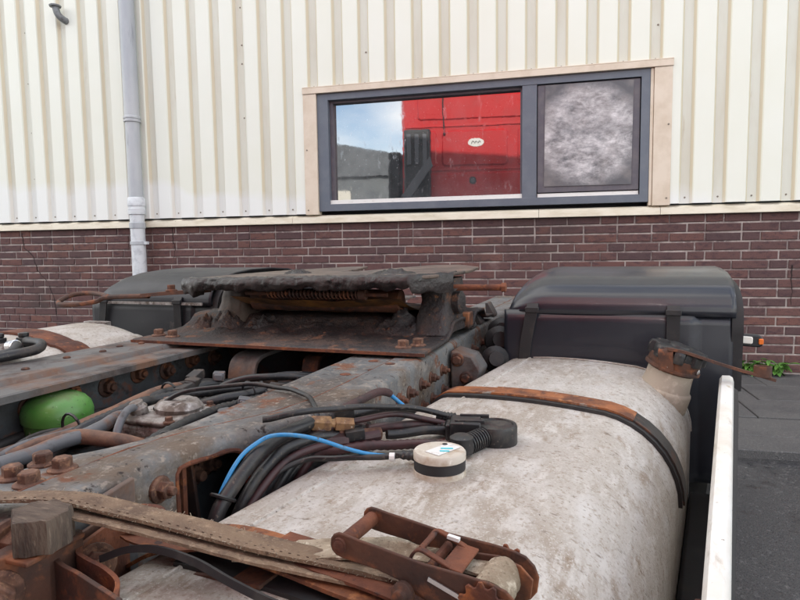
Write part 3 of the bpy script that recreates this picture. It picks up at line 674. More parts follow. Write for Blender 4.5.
# green canister
t = MB(); t.lathe([(.060, -.14), (.064, -.06), (.066, -.03), (.070, -.028), (.071, -.012), (.0695, -.006), (.066, .004), (.057, .015), (.042, .0235), (.022, .0275), (.004, .0285)], (-1.138, .945, .672), (.05, -.05, 1), 32)
gc = t.build('air_canister', 'green_paint', truck, angle=50)
t = MB(); t.lathe([(.062, -.16), (.0685, -.15), (.0685, -.05), (.062, -.045)], (-1.135, .945, .664), (.05, -.05, 1), 24); t.build('canister_body', 'grease', gc)
t = MB(); t.extrude([(-1.076, .905, .617), (-1.070, .915, .617), (-1.068, .915, .634), (-1.074, .905, .634)], (.003, -.003, 0)); t.build('sticker', 'label_white', gc)
# valve block
vb = MB()
VX, VY, VZ = -.832, .935, .676
vb.box((VX-.06, VY-.065, .56), (VX+.06, VY+.065, VZ)); vo = vb.jitter(.003, 30).build('valve_block', 'cast_alu', truck, bevel=.008)
t = MB(); t.extrude([(x+VX, y+VY, VZ+.001) for x, y in rrect(.13, .14, .025)], (0, 0, .010)); t.jitter(.002, 40); t.build('valve_lid', 'cast_alu', vo, bevel=.004)
t = MB(); t.lathe([(.045, 0), (.047, .010), (.040, .017), (.036, .020), (.02, .022)], (VX+.016, VY+.014, VZ+.010), (0.05, 0, 1), 20); t.jitter(.002, 60); t.build('valve_dome', 'cast_alu', vo)
t = MB(); t.lathe([(.016, 0), (.018, .016), (.013, .022), (.013, .028)], (VX-.040, VY-.03, VZ+.008), (-.1, -.3, 1), 14); t.build('valve_port', 'cast_alu', vo)
for dx, dy in ((-.055, -.06), (.055, -.06), (.055, .06), (-.055, .06)): bolt(vo, (VX+dx, VY+dy, VZ+.010), (0, 0, 1), .012, .008)
t = MB(); t.box((VX-.065, VY-.085, .615), (VX+.05, VY-.067, .655)); t.jitter(.004, 30); t.build('valve_flange', 'rust_dark', vo, bevel=.004)
t = MB(); t.box((VX-.085, VY-.04, .60), (VX-.062, VY+.03, .65)); t.jitter(.004, 30); t.build('valve_flange', 'rust_dark', vo, bevel=.004)
t = MB(); t.box((-.80, 1.16, .62), (-.69, 1.30, .668)); t.build('relay_box', 'cable_old', truck, bevel=.004)
t = MB(); t.box((-.86, 1.20, .655), (-.815, 1.32, .68)); t.build('relay_box', 'brown_tube', truck, bevel=.004)
# loose pipes and hoses between the rails
def hose(pts, r, m_, parent=truck, name='hose', n=9, sm=6):
    P = smooth_path(pts, sm); k0 = random.random()*50
    for i in range(1, len(P)-1):
        P[i] = P[i] + Vector((noise.noise(P[i]*16+Vector((k0, 0, 0))), noise.noise(P[i]*16+Vector((0, k0, 0))), noise.noise(P[i]*16+Vector((0, 0, k0)))))*.0035
    t = MB(); t.tube(P, r, n, 1); return t.build(name, m_, parent, angle=60)
hose([(-1.5+.35, .40, .62), (-1.10, .62, .62), (-1.04, .82, .636), (-1.005, .98, .660), (-1.03, 1.16, .664), (-1.02, 1.32, .62)], .016, 'brown_tube', name='pipe')
hose([(-.885, .40, .668), (-.884, .63, .678), (-.884, .70, .679), (-.886, .80, .678), (-.93, .90, .672), (-1.0, 1.02, .65)], .0125, 'grey_tube', name='pipe')
hose([(-.96, .70, .655), (-.92, .755, .674), (-.86, .785, .676), (-.80, .80, .668), (-.755, .835, .64)], .014, 'brown_tube', name='pipe')
hose([(-.755, .25, .690), (-.762, .45, .690), (-.745, .60, .688), (-.715, .72, .680), (-.70, .86, .676), (-.69, 1.05, .672), (-.70, 1.20, .66)], .012, 'cable')
hose([(-.772, .25, .676), (-.782, .48, .680), (-.768, .62, .680), (-.735, .74, .672), (-.72, .90, .670), (-.715, 1.1, .664)], .011, 'cable')
hose([(-.79, .25, .665), (-.80, .48, .668), (-.79, .62, .668), (-.765, .76, .664), (-.745, .92, .664), (-.74, 1.12, .66), (-.76, 1.32, .64)], .012, 'cable')
hose([(-.74, .25, .678), (-.742, .46, .676), (-.73, .62, .673), (-.703, .78, .668), (-.685, 1.0, .660), (-.68, 1.25, .65)], .010, 'cable')
hose([(-.99, .60, .62), (-1.0, .80, .64), (-.965, .98, .660), (-.945, 1.10, .664), (-.90, 1.24, .660), (-.82, 1.40, .64)], .011, 'cable_old')
hose([(-1.03, .58, .60), (-1.045, .84, .625), (-1.01, 1.06, .66), (-.98, 1.18, .668), (-.93, 1.32, .655)], .013, 'cable')
hose([(-1.06, .70, .60), (-1.06, .95, .63), (-1.055, 1.12, .655), (-1.02, 1.26, .658), (-.98, 1.44, .62)], .012, 'cable_old')
hose([(-.842, .80, .60), (-.846, .815, .655), (-.858, .845, .694), (-.870, .878, .702), (-.872, .902, .694)], .0075, 'grey_tube')
hose([(-.90, 1.04, .63), (-.88, 1.06, .655), (-.84, 1.09, .668), (-.79, 1.15, .672), (-.755, 1.26, .668), (-.73, 1.40, .64)], .012, 'cable')
hose([(-.92, 1.0, .62), (-.87, 1.05, .64), (-.82, 1.10, .655), (-.775, 1.18, .660), (-.72, 1.30, .65)], .010, 'cable_old')
hose([(-.95, 1.18, .64), (-.88, 1.22, .68), (-.80, 1.26, .69), (-.72, 1.34, .67), (-.66, 1.42, .62)], .009, 'cable')
hose([(-.93, 1.24, .64), (-.86, 1.26, .675), (-.78, 1.34, .68), (-.70, 1.44, .65)], .009, 'cable')
for i in range(7):
    x = -1.17+i*.07
    hose([(x+random.uniform(-.02, .02), .30, .54+random.uniform(-.03, .04)), (x+random.uniform(-.03, .03), .7, .58+random.uniform(-.03, .03)), (x+random.uniform(-.03, .05), 1.05, .60+random.uniform(-.03, .02)), (x+.06, 1.5, .56)], random.uniform(.01, .018), random.choice(['cable', 'cable_old', 'grey_tube']))
rib = lambda r_: (lambda q: r_*(1.0 if int(q*90) % 2 else 1.16))
hose([(-1.02, .66, .600), (-.985, .80, .640), (-.955, .90, .672), (-.93, 1.02, .684), (-.88, 1.12, .680), (-.80, 1.22, .676)], rib(.011), 'cable', name='conduit', n=9, sm=18)
hose([(-.74, .70, .672), (-.745, .82, .680), (-.752, .94, .682), (-.745, 1.04, .680), (-.72, 1.16, .672)], rib(.010), 'cable', name='conduit', n=9, sm=18)
rh = random.Random(5)
for i in range(16):
    x = -1.07 + .024*i; y = .66 + rh.uniform(-.06, .1); zt_ = .655 + rh.uniform(0, .022)
    if -.91 < x < -.74: zt_ -= .03
    if x < -.97: zt_ -= .03
    hose([(x, y, .60), (x+rh.uniform(-.03, .03), y+.12, zt_), (x+rh.uniform(-.02, .05), y+.26, zt_+rh.uniform(-.012, .008)), (x+rh.uniform(.0, .08), y+.42, zt_), (x+rh.uniform(.02, .12), y+.60, .63)], rh.uniform(.0045, .0085), rh.choice(['cable', 'cable', 'cable_old', 'cable_red', 'grey_tube']), n=8)
for i in range(9):
    x = rh.uniform(-1.02, -.92) if i % 2 else rh.uniform(-.76, -.70); y = rh.uniform(.78, 1.3)
    t = MB(); t.box((-.014, -.020, -.011), (.014, .020, .011)); t.box((-.010, -.028, -.008), (.010, .028, .008)); q = t.build('connector', rh.choice(['cable', 'cable_old', 'grey_tube']), truck, bevel=.002); q.location = (x, y, .672+rh.uniform(0, .012)); q.rotation_euler = (rh.uniform(-.3, .3), rh.uniform(-.3, .3), rh.uniform(-1, 1))
# cable ties round the bundles
def tie(c, d, rad, m_='cable'):
    d = Vector(d).normalized(); a = d.orthogonal().normalized(); b_ = d.cross(a); c = Vector(c)
    t = MB(); pts = [c + (a*math.cos(k*math.pi/8)+b_*math.sin(k*math.pi/8))*rad for k in range(17)]
    t.tube(pts, .0028, 6, 1); t.build('cable_tie', m_, truck)
tie((-.742, .60, .678), (0, 1, .0), .026); tie((-.715, .80, .670), (.1, 1, 0), .026); tie((-1.0, .86, .655), (.2, 1, .1), .033); tie((-.99, 1.12, .663), (.2, 1, 0), .03); tie((-.79, 1.15, .675), (.4, 1, 0), .026)
# wire crossing the flange
hose([(-.86, .93, .69), (-.805, .945, .722), (-.70, .99, .737), (-.61, .991, .735), (-.532, .949, .737), (-.475, .88, .735), (-.455, .850, .715)], .0045, 'cable', name='cable')
# ledge plate lying by the bundle
t = MB(); t.extrude([(-.80, .30, .712), (-.80, .44, .712), (-.775, .545, .712), (-.735, .548, .712), (-.735, .30, .712)], (0, 0, .006)); t.build('cover_plate', 'frame_worn', truck, bevel=.001)

# ---- coupling (fifth wheel)
fw = MB()
FX0, FX1 = -1.27, -.445
outline = [(FX0+.02, 1.515), (FX0+.06, 1.50), (-.87, 1.492), (FX1-.09, 1.50), (FX1-.03, 1.545), (FX1, 1.65), (FX1+.01, 1.85), (FX1-.02, 2.10), (FX1-.16, 2.38), (-.72, 2.40), (-.80, 2.10), (-.84, 1.90), (-.90, 1.90), (-.94, 2.10), (-1.02, 2.40), (FX0+.16, 2.38), (FX0+.02, 2.10), (FX0-.01, 1.85), (FX0, 1.60)]
tilt = lambda x, y: .921 + (x-CX)*.016 + (y-1.5)*.008
bmx = MB(); bmx.extrude([(x, y, tilt(x, y)-.010) for x, y in outline], (0, 0, .010)); fwo = bmx.build('coupling', 'plate_top', truck, bevel=.003)
# crusted front apron of the plate: grid bent round the front edge, ragged below
def apron(u, v):
    # u along the front edge, v from the top lip round and down
    x = FX0 - .002 + (FX1-FX0+.012)*u
    yb = 1.492 + .03*max(0, abs(u-.5)*2-.82)/.18 + (.12*max(0, u-.90)/.10)
    zt = tilt(x, 1.5)
    lump = noise.noise(Vector((x*14, v*3, 2))) ; fine_ = noise.noise(Vector((x*55, v*9, 5)))
    dep = .038 + .012*noise.noise(Vector((x*9, 0, 1))) + .010*noise.noise(Vector((x*30, 0, 3)))
    if u < .07 or u > .90: dep += .016
    if v < .25: y, z = yb + .035*(1-v/.25), zt + .0035 + .003*fine_ + .002*lump
    elif v < .8:
        q = (v-.25)/.55; y, z = yb - .008*math.sin(q*math.pi) , zt + .003 - dep*q
    else:
        q = (v-.8)/.2; y, z = yb + .05*q, zt + .003 - dep + .004*q
    y += .004*lump + .004*fine_; z += .003*fine_
    return (x, y, z)
v_, f_c = grid(150, 16, apron); t = MB(); t.add(v_, f_c); t.build('grease_crust', 'grease', fwo, angle=80)
# lumps of old grease on top
for (gx, gy, sx, sy) in ((-.62, 1.66, .07, .03), (-1.02, 1.80, .05, .03)):
    def lump_(u, v, gx=gx, gy=gy, sx=sx, sy=sy):
        a, b_ = u*2-1, v*2-1; rr_ = math.hypot(a, b_)
        h = max(0, 1-rr_)**.5*.014*(1+.9*noise.noise(Vector((u*9, v*9, gx)))) - .001
        return (gx+a*sx*(1+.3*noise.noise(Vector((b_*3, gx, 0)))), gy+b_*sy, tilt(gx, gy)+h)
    v_, f_c = grid(22, 14, lump_); t = MB(); t.add(v_, f_c); t.build('grease_lump', 'grease', fwo, angle=80)
# stiffening ribs and underside pan
def pan(u, v):
    x = -1.13 + .56*u
    y = 1.565 + .45*v
    z = .862 - .052*math.sin(min(1, v*2.2)*math.pi/2) - .012*math.sin(u*math.pi) + .004*noise.noise(Vector((x*20, y*20, 0)))
    return (x, y, z)
v_, f_c = grid(40, 16, pan); t = MB(); t.add(v_, f_c); t.add([(-1.13, 1.53, .912), (-.57, 1.53, .912), (-.57, 2.02, .912), (-1.13, 2.02, .912)], [(0, 1, 2, 3)]); t.build('underside_pan', 'ochre_grease', fwo, angle=60)
# lock spring
t = MB(); hp = []
for k in range(24*12):
    a = k/12*2*math.pi; hp.append(Vector((-.985 + .30*k/(24*12), 1.548 + .0125*math.cos(a), .872 + .0125*math.sin(a))))
t.tube(hp, .0027, 5, 1); t.build('lock_spring', 'rust_dark', fwo, angle=60)
t = MB(); t.tube([(-1.06, 1.548, .872), (-.60, 1.548, .872)], .006, 10, 1); t.tube([(-.685, 1.548, .872), (-.665, 1.548, .872)], .016, 14, 1); t.build('spring_rod', 'rust_dark', fwo)
# bearing pedestals
def pedestal(x0, x1, name='bearing_bracket', m_='base_rust'):
    def g_(u, v):
        a = u*2*math.pi
        w_ = (x1-x0)/2*(1.0 + .25*(1-v)**2); d_ = .10*(1.0+.55*(1-v)**2)
        cxp = (x0+x1)/2; rr_ = 1/max(abs(math.cos(a)), abs(math.sin(a)))**.8
        x = cxp + w_*math.cos(a)*rr_; y = 1.755 + d_*math.sin(a)*rr_; z = .755 + .155*v
        q = noise.noise(Vector((x*22, y*22, z*22)))*.007
        return (x+q, y+q, z)
    v_, f_c = grid(36, 10, g_); t = MB(); t.add(v_, f_c); return t.build(name, m_, fwo, angle=60)
pedestal(-1.235, -1.135, m_='plate_top'); pedestal(-.545, -.455)
t = MB(); t.lathe([(.030, -.02), (.034, .0), (.034, .03), (.028, .034)], (-.462, 1.72, .840), (1, -.1, 0), 18); t.build('bearing_pin', 'base_rust', fwo)
t = MB(); t.tube([(-.60, 1.66, .845), (-1.10, 1.66, .845)], .035, 14, 1); t.build('pivot_shaft', 'rust_dark', fwo)
# corrugated mounting plate
pr = [(1.375, .742), (1.385, .7465), (1.45, .7465), (1.55, .7475), (1.60, .750), (1.635, .765), (1.66, .786), (1.68, .790), (1.78, .790), (1.80, .785), (1.83, .757), (1.85, .752), (1.90, .752), (1.92, .760), (1.945, .785), (1.965, .79), (2.06, .79), (2.08, .785), (2.11, .757), (2.25, .75)]
def base(u, v):
    x = -1.345 + .905*u
    k = v*(len(pr)-1); i = min(int(k), len(pr)-2); q = k-i
    y = pr[i][0]+(pr[i+1][0]-pr[i][0])*q; z = pr[i][1]+(pr[i+1][1]-pr[i][1])*q
    amp = .012 if .04 < u < .93 else .004
    if y < 1.5: amp *= .25
    crust = max(0, noise.noise(Vector((x*8, y*11, 4))))*amp*1.6 + noise.noise(Vector((x*40, y*40, 9)))*amp*.4
    if y > 1.50 and u < .93: z += (crust + .004)*min(1, (y-1.5)/.05)
    skew = .0
    return (x, y + skew, z)
v_, f_c = grid(110, 68, base); t = MB(); t.add(v_, f_c)
bo_ = t.build('mounting_plate', 'base_rust', fwo, angle=60)
so_ = bo_.modifiers.new('solid', 'SOLIDIFY'); so_.thickness = .009; so_.offset = -1
t = MB(); t.extrude([(-1.346, 1.3735, .736), (-.4385, 1.3735, .736), (-.4385, 1.3735, .7435), (-1.346, 1.3735, .7435)], (0, .002, 0)); t.jitter(.0008, 30); t.build('plate_edge', 'rust', bo_)
# rusty crust heaps
for (hx, hy, sx, sy, hh) in ((-1.19, 1.64, .085, .06, .062), (-1.06, 1.645, .10, .055, .04), (-.86, 1.63, .16, .05, .026), (-.60, 1.64, .10, .06, .06), (-1.27, 1.62, .05, .055, .04)):
    def heap(u, v, hx=hx, hy=hy, sx=sx, sy=sy, hh=hh):
        a, b_ = u*2-1, v*2-1; rr_ = math.hypot(a, b_)
        h = max(0, 1-rr_)**.7*hh*(1+.8*noise.noise(Vector((u*6, v*6, hx)))+.35*noise.noise(Vector((u*20, v*20, hx))))
        return (hx+a*sx, hy+b_*sy, .752 - .012*rr_ + h)
    v_, f_c = grid(26, 18, heap); t = MB(); t.add(v_, f_c); t.build('rust_heap', 'base_rust', bo_, angle=80)
for o in ((-.515, 1.435), (-.488, 1.475), (-1.31, 1.45), (-1.25, 1.44)): bolt(bo_, (o[0], o[1], .7465), (0, 0, 1), .025, .016)
t = MB(); t.box((-.50, 1.80, .755), (-.43, 1.86, .80)); t.build('stop_block', 'rust_dark', bo_, bevel=.004)
# stop angles on the flange behind the plate
for y in (1.93, 2.06, 2.30):
    t = MB(); t.extrude([(-.56, y, ZR+.001), (-.45, y, ZR+.001), (-.45, y, ZR+.010), (-.475, y, ZR+.055), (-.485, y, ZR+.055), (-.482, y, ZR+.010), (-.56, y, ZR+.010)], (0, .07, 0)); so2 = t.build('stop_angle', 'frame_worn', ro_, bevel=.002)
# coupling release rod to the near side, handle to the far side
t = MB(); t.tube([(-.47, 1.70, .884), (-.305, 1.70, .886)], .0095, 12, 1); t.lathe([(.014, 0), (.014, .012), (.006, .013)], (-.31, 1.70, .886), (1, 0, 0), 6); t.build('adjusting_rod', 'rust', fwo)
t = MB(); t.ribbon([(-1.24, 1.60, .874), (-1.42, 1.60, .862), (-1.50, 1.60, .855)], (0, 1, 0), .035, .012, 4); t.tube([(-1.48, 1.60, .853), (-1.66, 1.60, .846), (-1.70, 1.590, .832), (-1.77, 1.575, .822), (-1.84, 1.57, .820), (-1.885, 1.60, .828), (-1.885, 1.655, .846), (-1.83, 1.68, .852), (-1.74, 1.65, .851), (-1.66, 1.605, .848)], .0085, 9, 5)
hd = t.build('release_handle', 'rust_dark', fwo)
for x in (-1.30, -1.385): bolt(hd, (x, 1.60, .872), (0, 0, 1), .022, .016, m_='rust_dark')

# ---- bits on the outer side of the near rail
t = MB(); t.extrude([(-.435, 1.60, .60), (-.37, 1.60, .60), (-.35, 1.60, .66), (-.375, 1.60, .70), (-.435, 1.60, .715)], (0, .10, 0)); bk = t.build('side_bracket', 'frame_worn', truck, bevel=.005)
bolt(bk, (-.39, 1.60, .64), (0, -1, 0), .022, .012, m_='rust_dark'); bolt(bk, (-.415, 1.60, .69), (0, -1, 0), .022, .012, m_='rust_dark')
for (x, y, z, r_) in ((-.36, 1.92, .70, .045), (-.38, 2.05, .715, .04), (-.35, 1.80, .66, .04)):
    t = MB(); t.lathe([(r_*.5, -.04), (r_, -.03), (r_*.9, 0), (r_, .03), (r_*.6, .045), (r_*.55, .06)], (x, y, z), (.3, -1, .2), 16); t.build('air_valve', 'rubber', truck)

# ---- fuel tanks
TA = R(8)
def section(aL=-.575, aR=-.055, top=.672, bot=.13, rl=.05, rr_=.165, crown=.007, n=10):
    out = []
    cx = (aL+aR)/2
    out.append((aL, bot+.06)); 
    for k in range(n+1):
        a = R(180-90*k/n); out.append((aL+rl+rl*math.cos(a), top-crown-rl+rl*math.sin(a)))
    m_ = 14
    x0, x1 = aL+rl, aR-rr_
    for k in range(1, m_):
        t = k/m_; out.append((x0+(x1-x0)*t, top-crown+crown*4*t*(1-t)))
    for k in range(n+1):
        a = R(90-90*k/n); out.append((aR-rr_+rr_*math.cos(a), top-crown-rr_+rr_*math.sin(a)))
    out += [(aR, bot+.06), (aR-.06, bot), (aL+.06, bot)]
    return out
def offset_sec(sec, d):
    cx = sum(q[0] for q in sec)/len(sec); cz = .40; out = []
    n = len(sec)
    for i in range(n):
        a = Vector(sec[i-1]); b_ = Vector(sec[(i+1) % n]); t = (b_-a); nn = Vector((-t.y, t.x)).normalized()
        if nn.dot(Vector(sec[i])-Vector((cx, cz))) < 0: nn = -nn
        out.append((sec[i][0]+nn.x*d, sec[i][1]+nn.y*d))
    return out
def make_tank(Mt, sec, t0, t1, mat_name='tank'):
    m_ = MB(Mt); rings = []
    def ring(t, d): return [Vector((a, t, z)) for a, z in offset_sec(sec, d)]
    for t, d in ((t0+.0, -.05), (t0+.004, -.02), (t0+.02, -.006), (t0+.05, 0)): rings.append(ring(t, d))
    k = t0+.1
    while k < t1-.06: rings.append(ring(k, 0)); k += .1
    for t, d in ((t1-.05, 0), (t1-.02, -.006), (t1-.006, -.018), (t1, -.05)): rings.append(ring(t, d))
    m_.loft(rings); o = m_.build('fuel_tank', mat_name, truck, angle=45)
    # weld seam along the inner top and round the ends
    return o
def band(Mt, sec, t0, t1, d0, d1, name, m_, parent, i0=0, i1=None, split=None):
    n = len(sec); i1 = i1 or n-3
    S0 = offset_sec(sec, d0)[i0:i1]; S1 = offset_sec(sec, d1)[i0:i1]
    t = MB(Mt)
    rings = [[Vector((a0, t0, z0)), Vector((a1, t0, z1)), Vector((a1, t1, z1)), Vector((a0, t1, z0))] for (a0, z0), (a1, z1) in zip(S0, S1)]
    t.loft(rings); return t.build(name, m_, parent, angle=30)
T1 = Matrix.Rotation(-TA, 4, 'Z')
sec1 = section()
tank1 = make_tank(T1, sec1, .12, 1.80); tank1['label'] = 'dusty pale aluminium tank on the near side with sender and filler'
# weld seams
def zsec(sec, a):
    best = 0
    for (a0, z0), (a1, z1) in zip(sec[1:-3], sec[2:-2]):
        if a0 <= a <= a1 and z0 > .3: return z0+(z1-z0)*(a-a0)/max(1e-6, a1-a0)
    return .5
t = MB(T1); a = -.492; t.tube([(a, y, zsec(sec1, a)-.0002) for y in [.15+.05*i for i in range(33)]], .0036, 6, 1); t.build('weld_seam', 'tank', tank1)
band(T1, sec1, 1.755, 1.762, 0, .003, 'weld_seam', 'tank', tank1)
# rear strap: rubber strip with rusty steel band in pieces
band(T1, sec1, 1.222, 1.304, 0, .007, 'strap_rubber', 'rubber', tank1)
st = band(T1, sec1, 1.238, 1.296, .0072, .010, 'tank_strap', 'rust_orange', tank1, 0, 16); band(T1, sec1, 1.236, 1.298, .0074, .0115, 'tank_strap', 'rust_orange', tank1, 15, 29); band(T1, sec1, 1.237, 1.297, .0073, .0108, 'tank_strap', 'strap_black', tank1, 28, None)
# front strap bands
band(T1, sec1, .425, .50, 0, .005, 'strap_rubber', 'rubber', tank1, 12)
# loose end of the front strap springs up to its anchor on the rail
t = MB(T1)
zt = lambda a: zsec(sec1, a)
t.ribbon([(-.60, .462, .635), (-.555, .462, .662), (-.50, .462, .684), (-.44, .462, .692), (-.37, .462, .690), (-.31, .462, .685), (-.25, .462, .6805), (-.16, .462, .667)], (0, 1, 0), .058, .004, 6); t.build('tank_strap', 'rust_orange', tank1)
t = MB(T1); t.ribbon([(-.40, .468, .6965), (-.33, .468, .694), (-.26, .468, .690), (-.18, .468, .679)], (0, 1, 0), .05, .003, 6); t.build('tank_strap', 'rust', tank1)
t = MB(T1); t.ribbon([(-.585, .445, .628), (-.53, .445, .650), (-.46, .445, .669), (-.38, .445, .678)], (0, 1, 0), .05, .004, 6); t.build('tank_strap', 'rust_dark', tank1)
# rubber edging that has come off the strap
t = MB(); t.ribbon([(-.475, .432, .699), (-.445, .437, .711), (-.41, .440, .715), (-.365, .437, .712), (-.32, .432, .702), (-.27, .432, .690), (-.20, .436, .678), (-.12, .44, .672)], lambda q: (0, .35, 1), .0068, .0045, 6); t.build('rubber_edging', 'rubber', tank1)
# strap anchor brackets bent from plate, with bolts
t = MB(); t.ribbon([(-.545, .520, .662), (-.535, .492, .662), (-.528, .455, .662), (-.524, .430, .662), (-.512, .412, .662), (-.490, .402, .662), (-.465, .396, .662), (-.44, .39, .660), (-.41, .385, .655)], (0, 0, 1), .088, .0045, 5); ab = t.build('strap_anchor', 'rust_dark', truck)
t = MB(); t.ribbon([(-.530, .520, .660), (-.518, .480, .660), (-.510, .445, .660), (-.500, .428, .660), (-.480, .420, .660), (-.455, .416, .657), (-.437, .410, .652), (-.425, .395, .645), (-.42, .37, .64)], (0, 0, 1), .090, .0045, 5); t.build('anchor_plate', 'rust', ab)
bolt(ab, (-.497, .446, .684), (.75, -.6, .25), .023, .013, thread=.010); bolt(ab, (-.447, .404, .660), (.35, -1, .1), .020, .011, thread=.012)
t = MB(); t.tube([(-.452, .405, .652), (-.482, .368, .650)], .0075, 10, 1); t.build('anchor_pin', 'rust', ab)
t = MB(); t.ribbon([(-.545, .52, .700), (-.50, .53, .702), (-.488, .515, .696), (-.505, .50, .690), (-.45, .50, .685), (-.40, .51, .690)], (0, 1, .2), .022, .003, 5); t.build('strap_loop', 'rust', ab)
# level sender
so1 = Vector((-.241, .822, 0)); zs = .668
t = MB(); t.lathe([(.0375, 0), (.0385, .001), (.0385, .011), (.036, .012)], (so1.x, so1.y, zs), n=36); sd = t.build('level_sender', 'sender_body', tank1)
t = MB(); t.lathe([(.0372, .0115), (.0378, .012), (.0378, .026), (.0368, .0265)], (so1.x, so1.y, zs), n=36); t.build('sender_band', 'rubber', sd)
t = MB(); t.lathe([(.0365, .0262), (.0385, .027), (.0385, .036), (.0365, .0385), (.004, .0390)], (so1.x, so1.y, zs), n=36); t.build('sender_lid', 'sender_body', sd, angle=50)
t = MB(); t.box((-.012, -.024, 0), (.014, .026, .0006), None); lb = t.build('sender_label', 'label_white', sd); lb.location = (so1.x+.004, so1.y, zs+.0392); lb.rotation_euler = (0, 0, R(-25))
for dy, ww in ((.006, .018), (-.006, .014)):
    t = MB(); t.box((-ww/2, -.0022, 0), (ww/2, .0022, .0005)); lb = t.build('print', 'label_cyan', sd); lb.location = (so1.x+.010, so1.y+dy-.002, zs+.0400); lb.rotation_euler = (0, 0, R(15))
t = MB(); t.lathe([(.004, 0), (.004, .0006)], (so1.x+.002, so1.y+.022, zs+.0399), n=14); t.build('print', 'rubber', sd)
# sender lead
t = MB(); t.lathe([(.0055, 0), (.0075, .004), (.006, .008), (.0075, .012), (.006, .016), (.0072, .02), (.005, .026), (.0045, .034)], (so1.x-.034, so1.y-.004, zs+.026), (-1, -.02, 0), 12); t.build('lead_boot', 'cable', sd)
hose([(so1.x-.058, so1.y-.005, zs+.026), (-.34, .805, .690), (-.39, .79, .688), (-.436, .778, .685), (-.470, .745, .668), (-.484, .715, .62), (-.49, .70, .50)], .0045, 'cable', truck, 'cable')
t = MB(); t.lathe([(.0065, 0), (.0065, .008)], (-.315, .810, .6915), (1, .25, 0), 10); t.build('cable_tag', 'label_white', truck)
# supply unit: round black elbow plug with ribbed boot
pc = Vector((-.192, .990, .668))
t = MB(); t.lathe([(.036, 0), (.0375, .003), (.0375, .030), (.036, .034), (.031, .0345), (.030, .032), (.004, .032)], pc, (0, 0, 1), 32); pl_ = t.build('supply_plug', 'cable', tank1)
t = MB(); t.box((-.052, -.026, 0), (0, .026, .040)); t.box((-.06, -.018, .006), (-.05, .018, .034)); po = t.build('plug_housing', 'cable', pl_, bevel=.003); po.location = pc + Vector((-.022, -.008, .002)); po.rotation_euler = (0, 0, R(12))
for dy in (-.018, .018):
    t = MB(); t.box((-.045, -.003, .036), (.005, .003, .0425)); q = t.build('plug_rib', 'cable', pl_, bevel=.001); q.location = pc + Vector((-.018, dy-.004, .002)); q.rotation_euler = (0, 0, R(12))
prf = []
for k in range(9): prf += [(.0145, k*.006), (.0175, k*.006+.0015), (.0175, k*.006+.004), (.0145, k*.006+.005)]
t = MB(); t.lathe([(.002, -.001)]+prf+[(.012, .055), (.011, .064)], pc+Vector((-.012, -.028, .019)), (-.42, -.9, -.05), 16); t.build('elbow_boot', 'cable', pl_, angle=60)
t = MB(); t.lathe([(.008, 0), (.0185, .002), (.019, .026), (.012, .030)], pc+Vector((-.036, -.088, .008)), (0, 0, 1), 16); t.build('elbow_cap', 'cable', pl_)
for (y0, z0, r_) in ((.012, .034, .009), (-.002, .022, .010), (.018, .016, .009)):
    prf = []
    for k in range(5): prf += [(r_, k*.006), (r_*1.18, k*.006+.002), (r_, k*.006+.004)]
    t = MB(); t.lathe([(.002, -.001)]+prf+[(r_*.7, .034)], pc+Vector((-.072, y0, z0-.001)), (-1, -.12, .08), 12); t.build('cable_gland', 'cable', pl_, angle=60)
# lines to the plug
hose([(-.508, .773, .742), (-.459, .802, .750), (-.424, .850, .746), (-.373, .910, .737), (-.32, .975, .720), (-.272, 1.000, .704)], .0052, 'cable', name='cable')
hose([(-.485, .77, .62), (-.468, .812, .69), (-.44, .847, .712), (-.397, .890, .718), (-.342, .950, .715), (-.272, .988, .694)], .005, 'cable_red', name='cable')
hose([(-.395, .925, .692), (-.35, .950, .697), (-.313, .978, .696), (-.272, .998, .688)], .0085, 'cable_red', name='hose')
hose([(-.36, .915, .690), (-.32, .945, .690), (-.293, .968, .688), (-.262, .984, .686)], .008, 'cable', name='hose')
hose([(-.478, .79, .62), (-.452, .826, .674), (-.406, .849, .682), (-.34, .888, .684), (-.285, .905, .684), (-.236, .905, .681)], lambda q: .0072 + (.0012 if int(q*60) % 2 else 0), 'cable_red', name='hose', n=10, sm=12)
# fittings
def union(p0, p1, r_, m_='brass', n=6):
    p0 = Vector(p0); p1 = Vector(p1); d = p1-p0; Ln = d.length
    t = MB(); t.lathe([(r_*.55, 0), (r_*.95, .002), (r_, .004), (r_, Ln*.42), (r_*.9, Ln*.46)], p0, d, n); t.lathe([(r_*.62, Ln*.40), (r_*.62, Ln*.6)], p0, d, 14); t.lathe([(r_*.86, Ln*.56), (r_*.9, Ln*.58), (r_*.9, Ln*.97), (r_*.5, Ln)], p0, d, n)
    return t.build('union_fitting', m_, truck, angle=20)
union((-.462, .838, .722), (-.405, .882, .712), .0135)
union((-.425, .862, .696), (-.368, .912, .692), .0125, 'rust_bolt')
t = MB(); t.tube([(-.44, .842, .690), (-.41, .866, .690)], .014, 8, 1); t.tube([(-.415, .862, .690), (-.37, .905, .691)], .010, 10, 1); t.build('union_fitting', 'cable_red', truck, angle=30)
for p_ in ((-.425, .888, .728), (-.400, .872, .700)):
    t = MB(); t.box((-.016, -.010, -.009), (.016, .010, .009)); q = t.build('connector', 'cable', truck, bevel=.0015); q.location = p_; q.rotation_euler = (.1, -.1, R(35))
hose([(-.425, .90, .720), (-.40, .945, .722), (-.375, .985, .715), (-.345, 1.02, .705)], .0075, 'cable', name='hose')
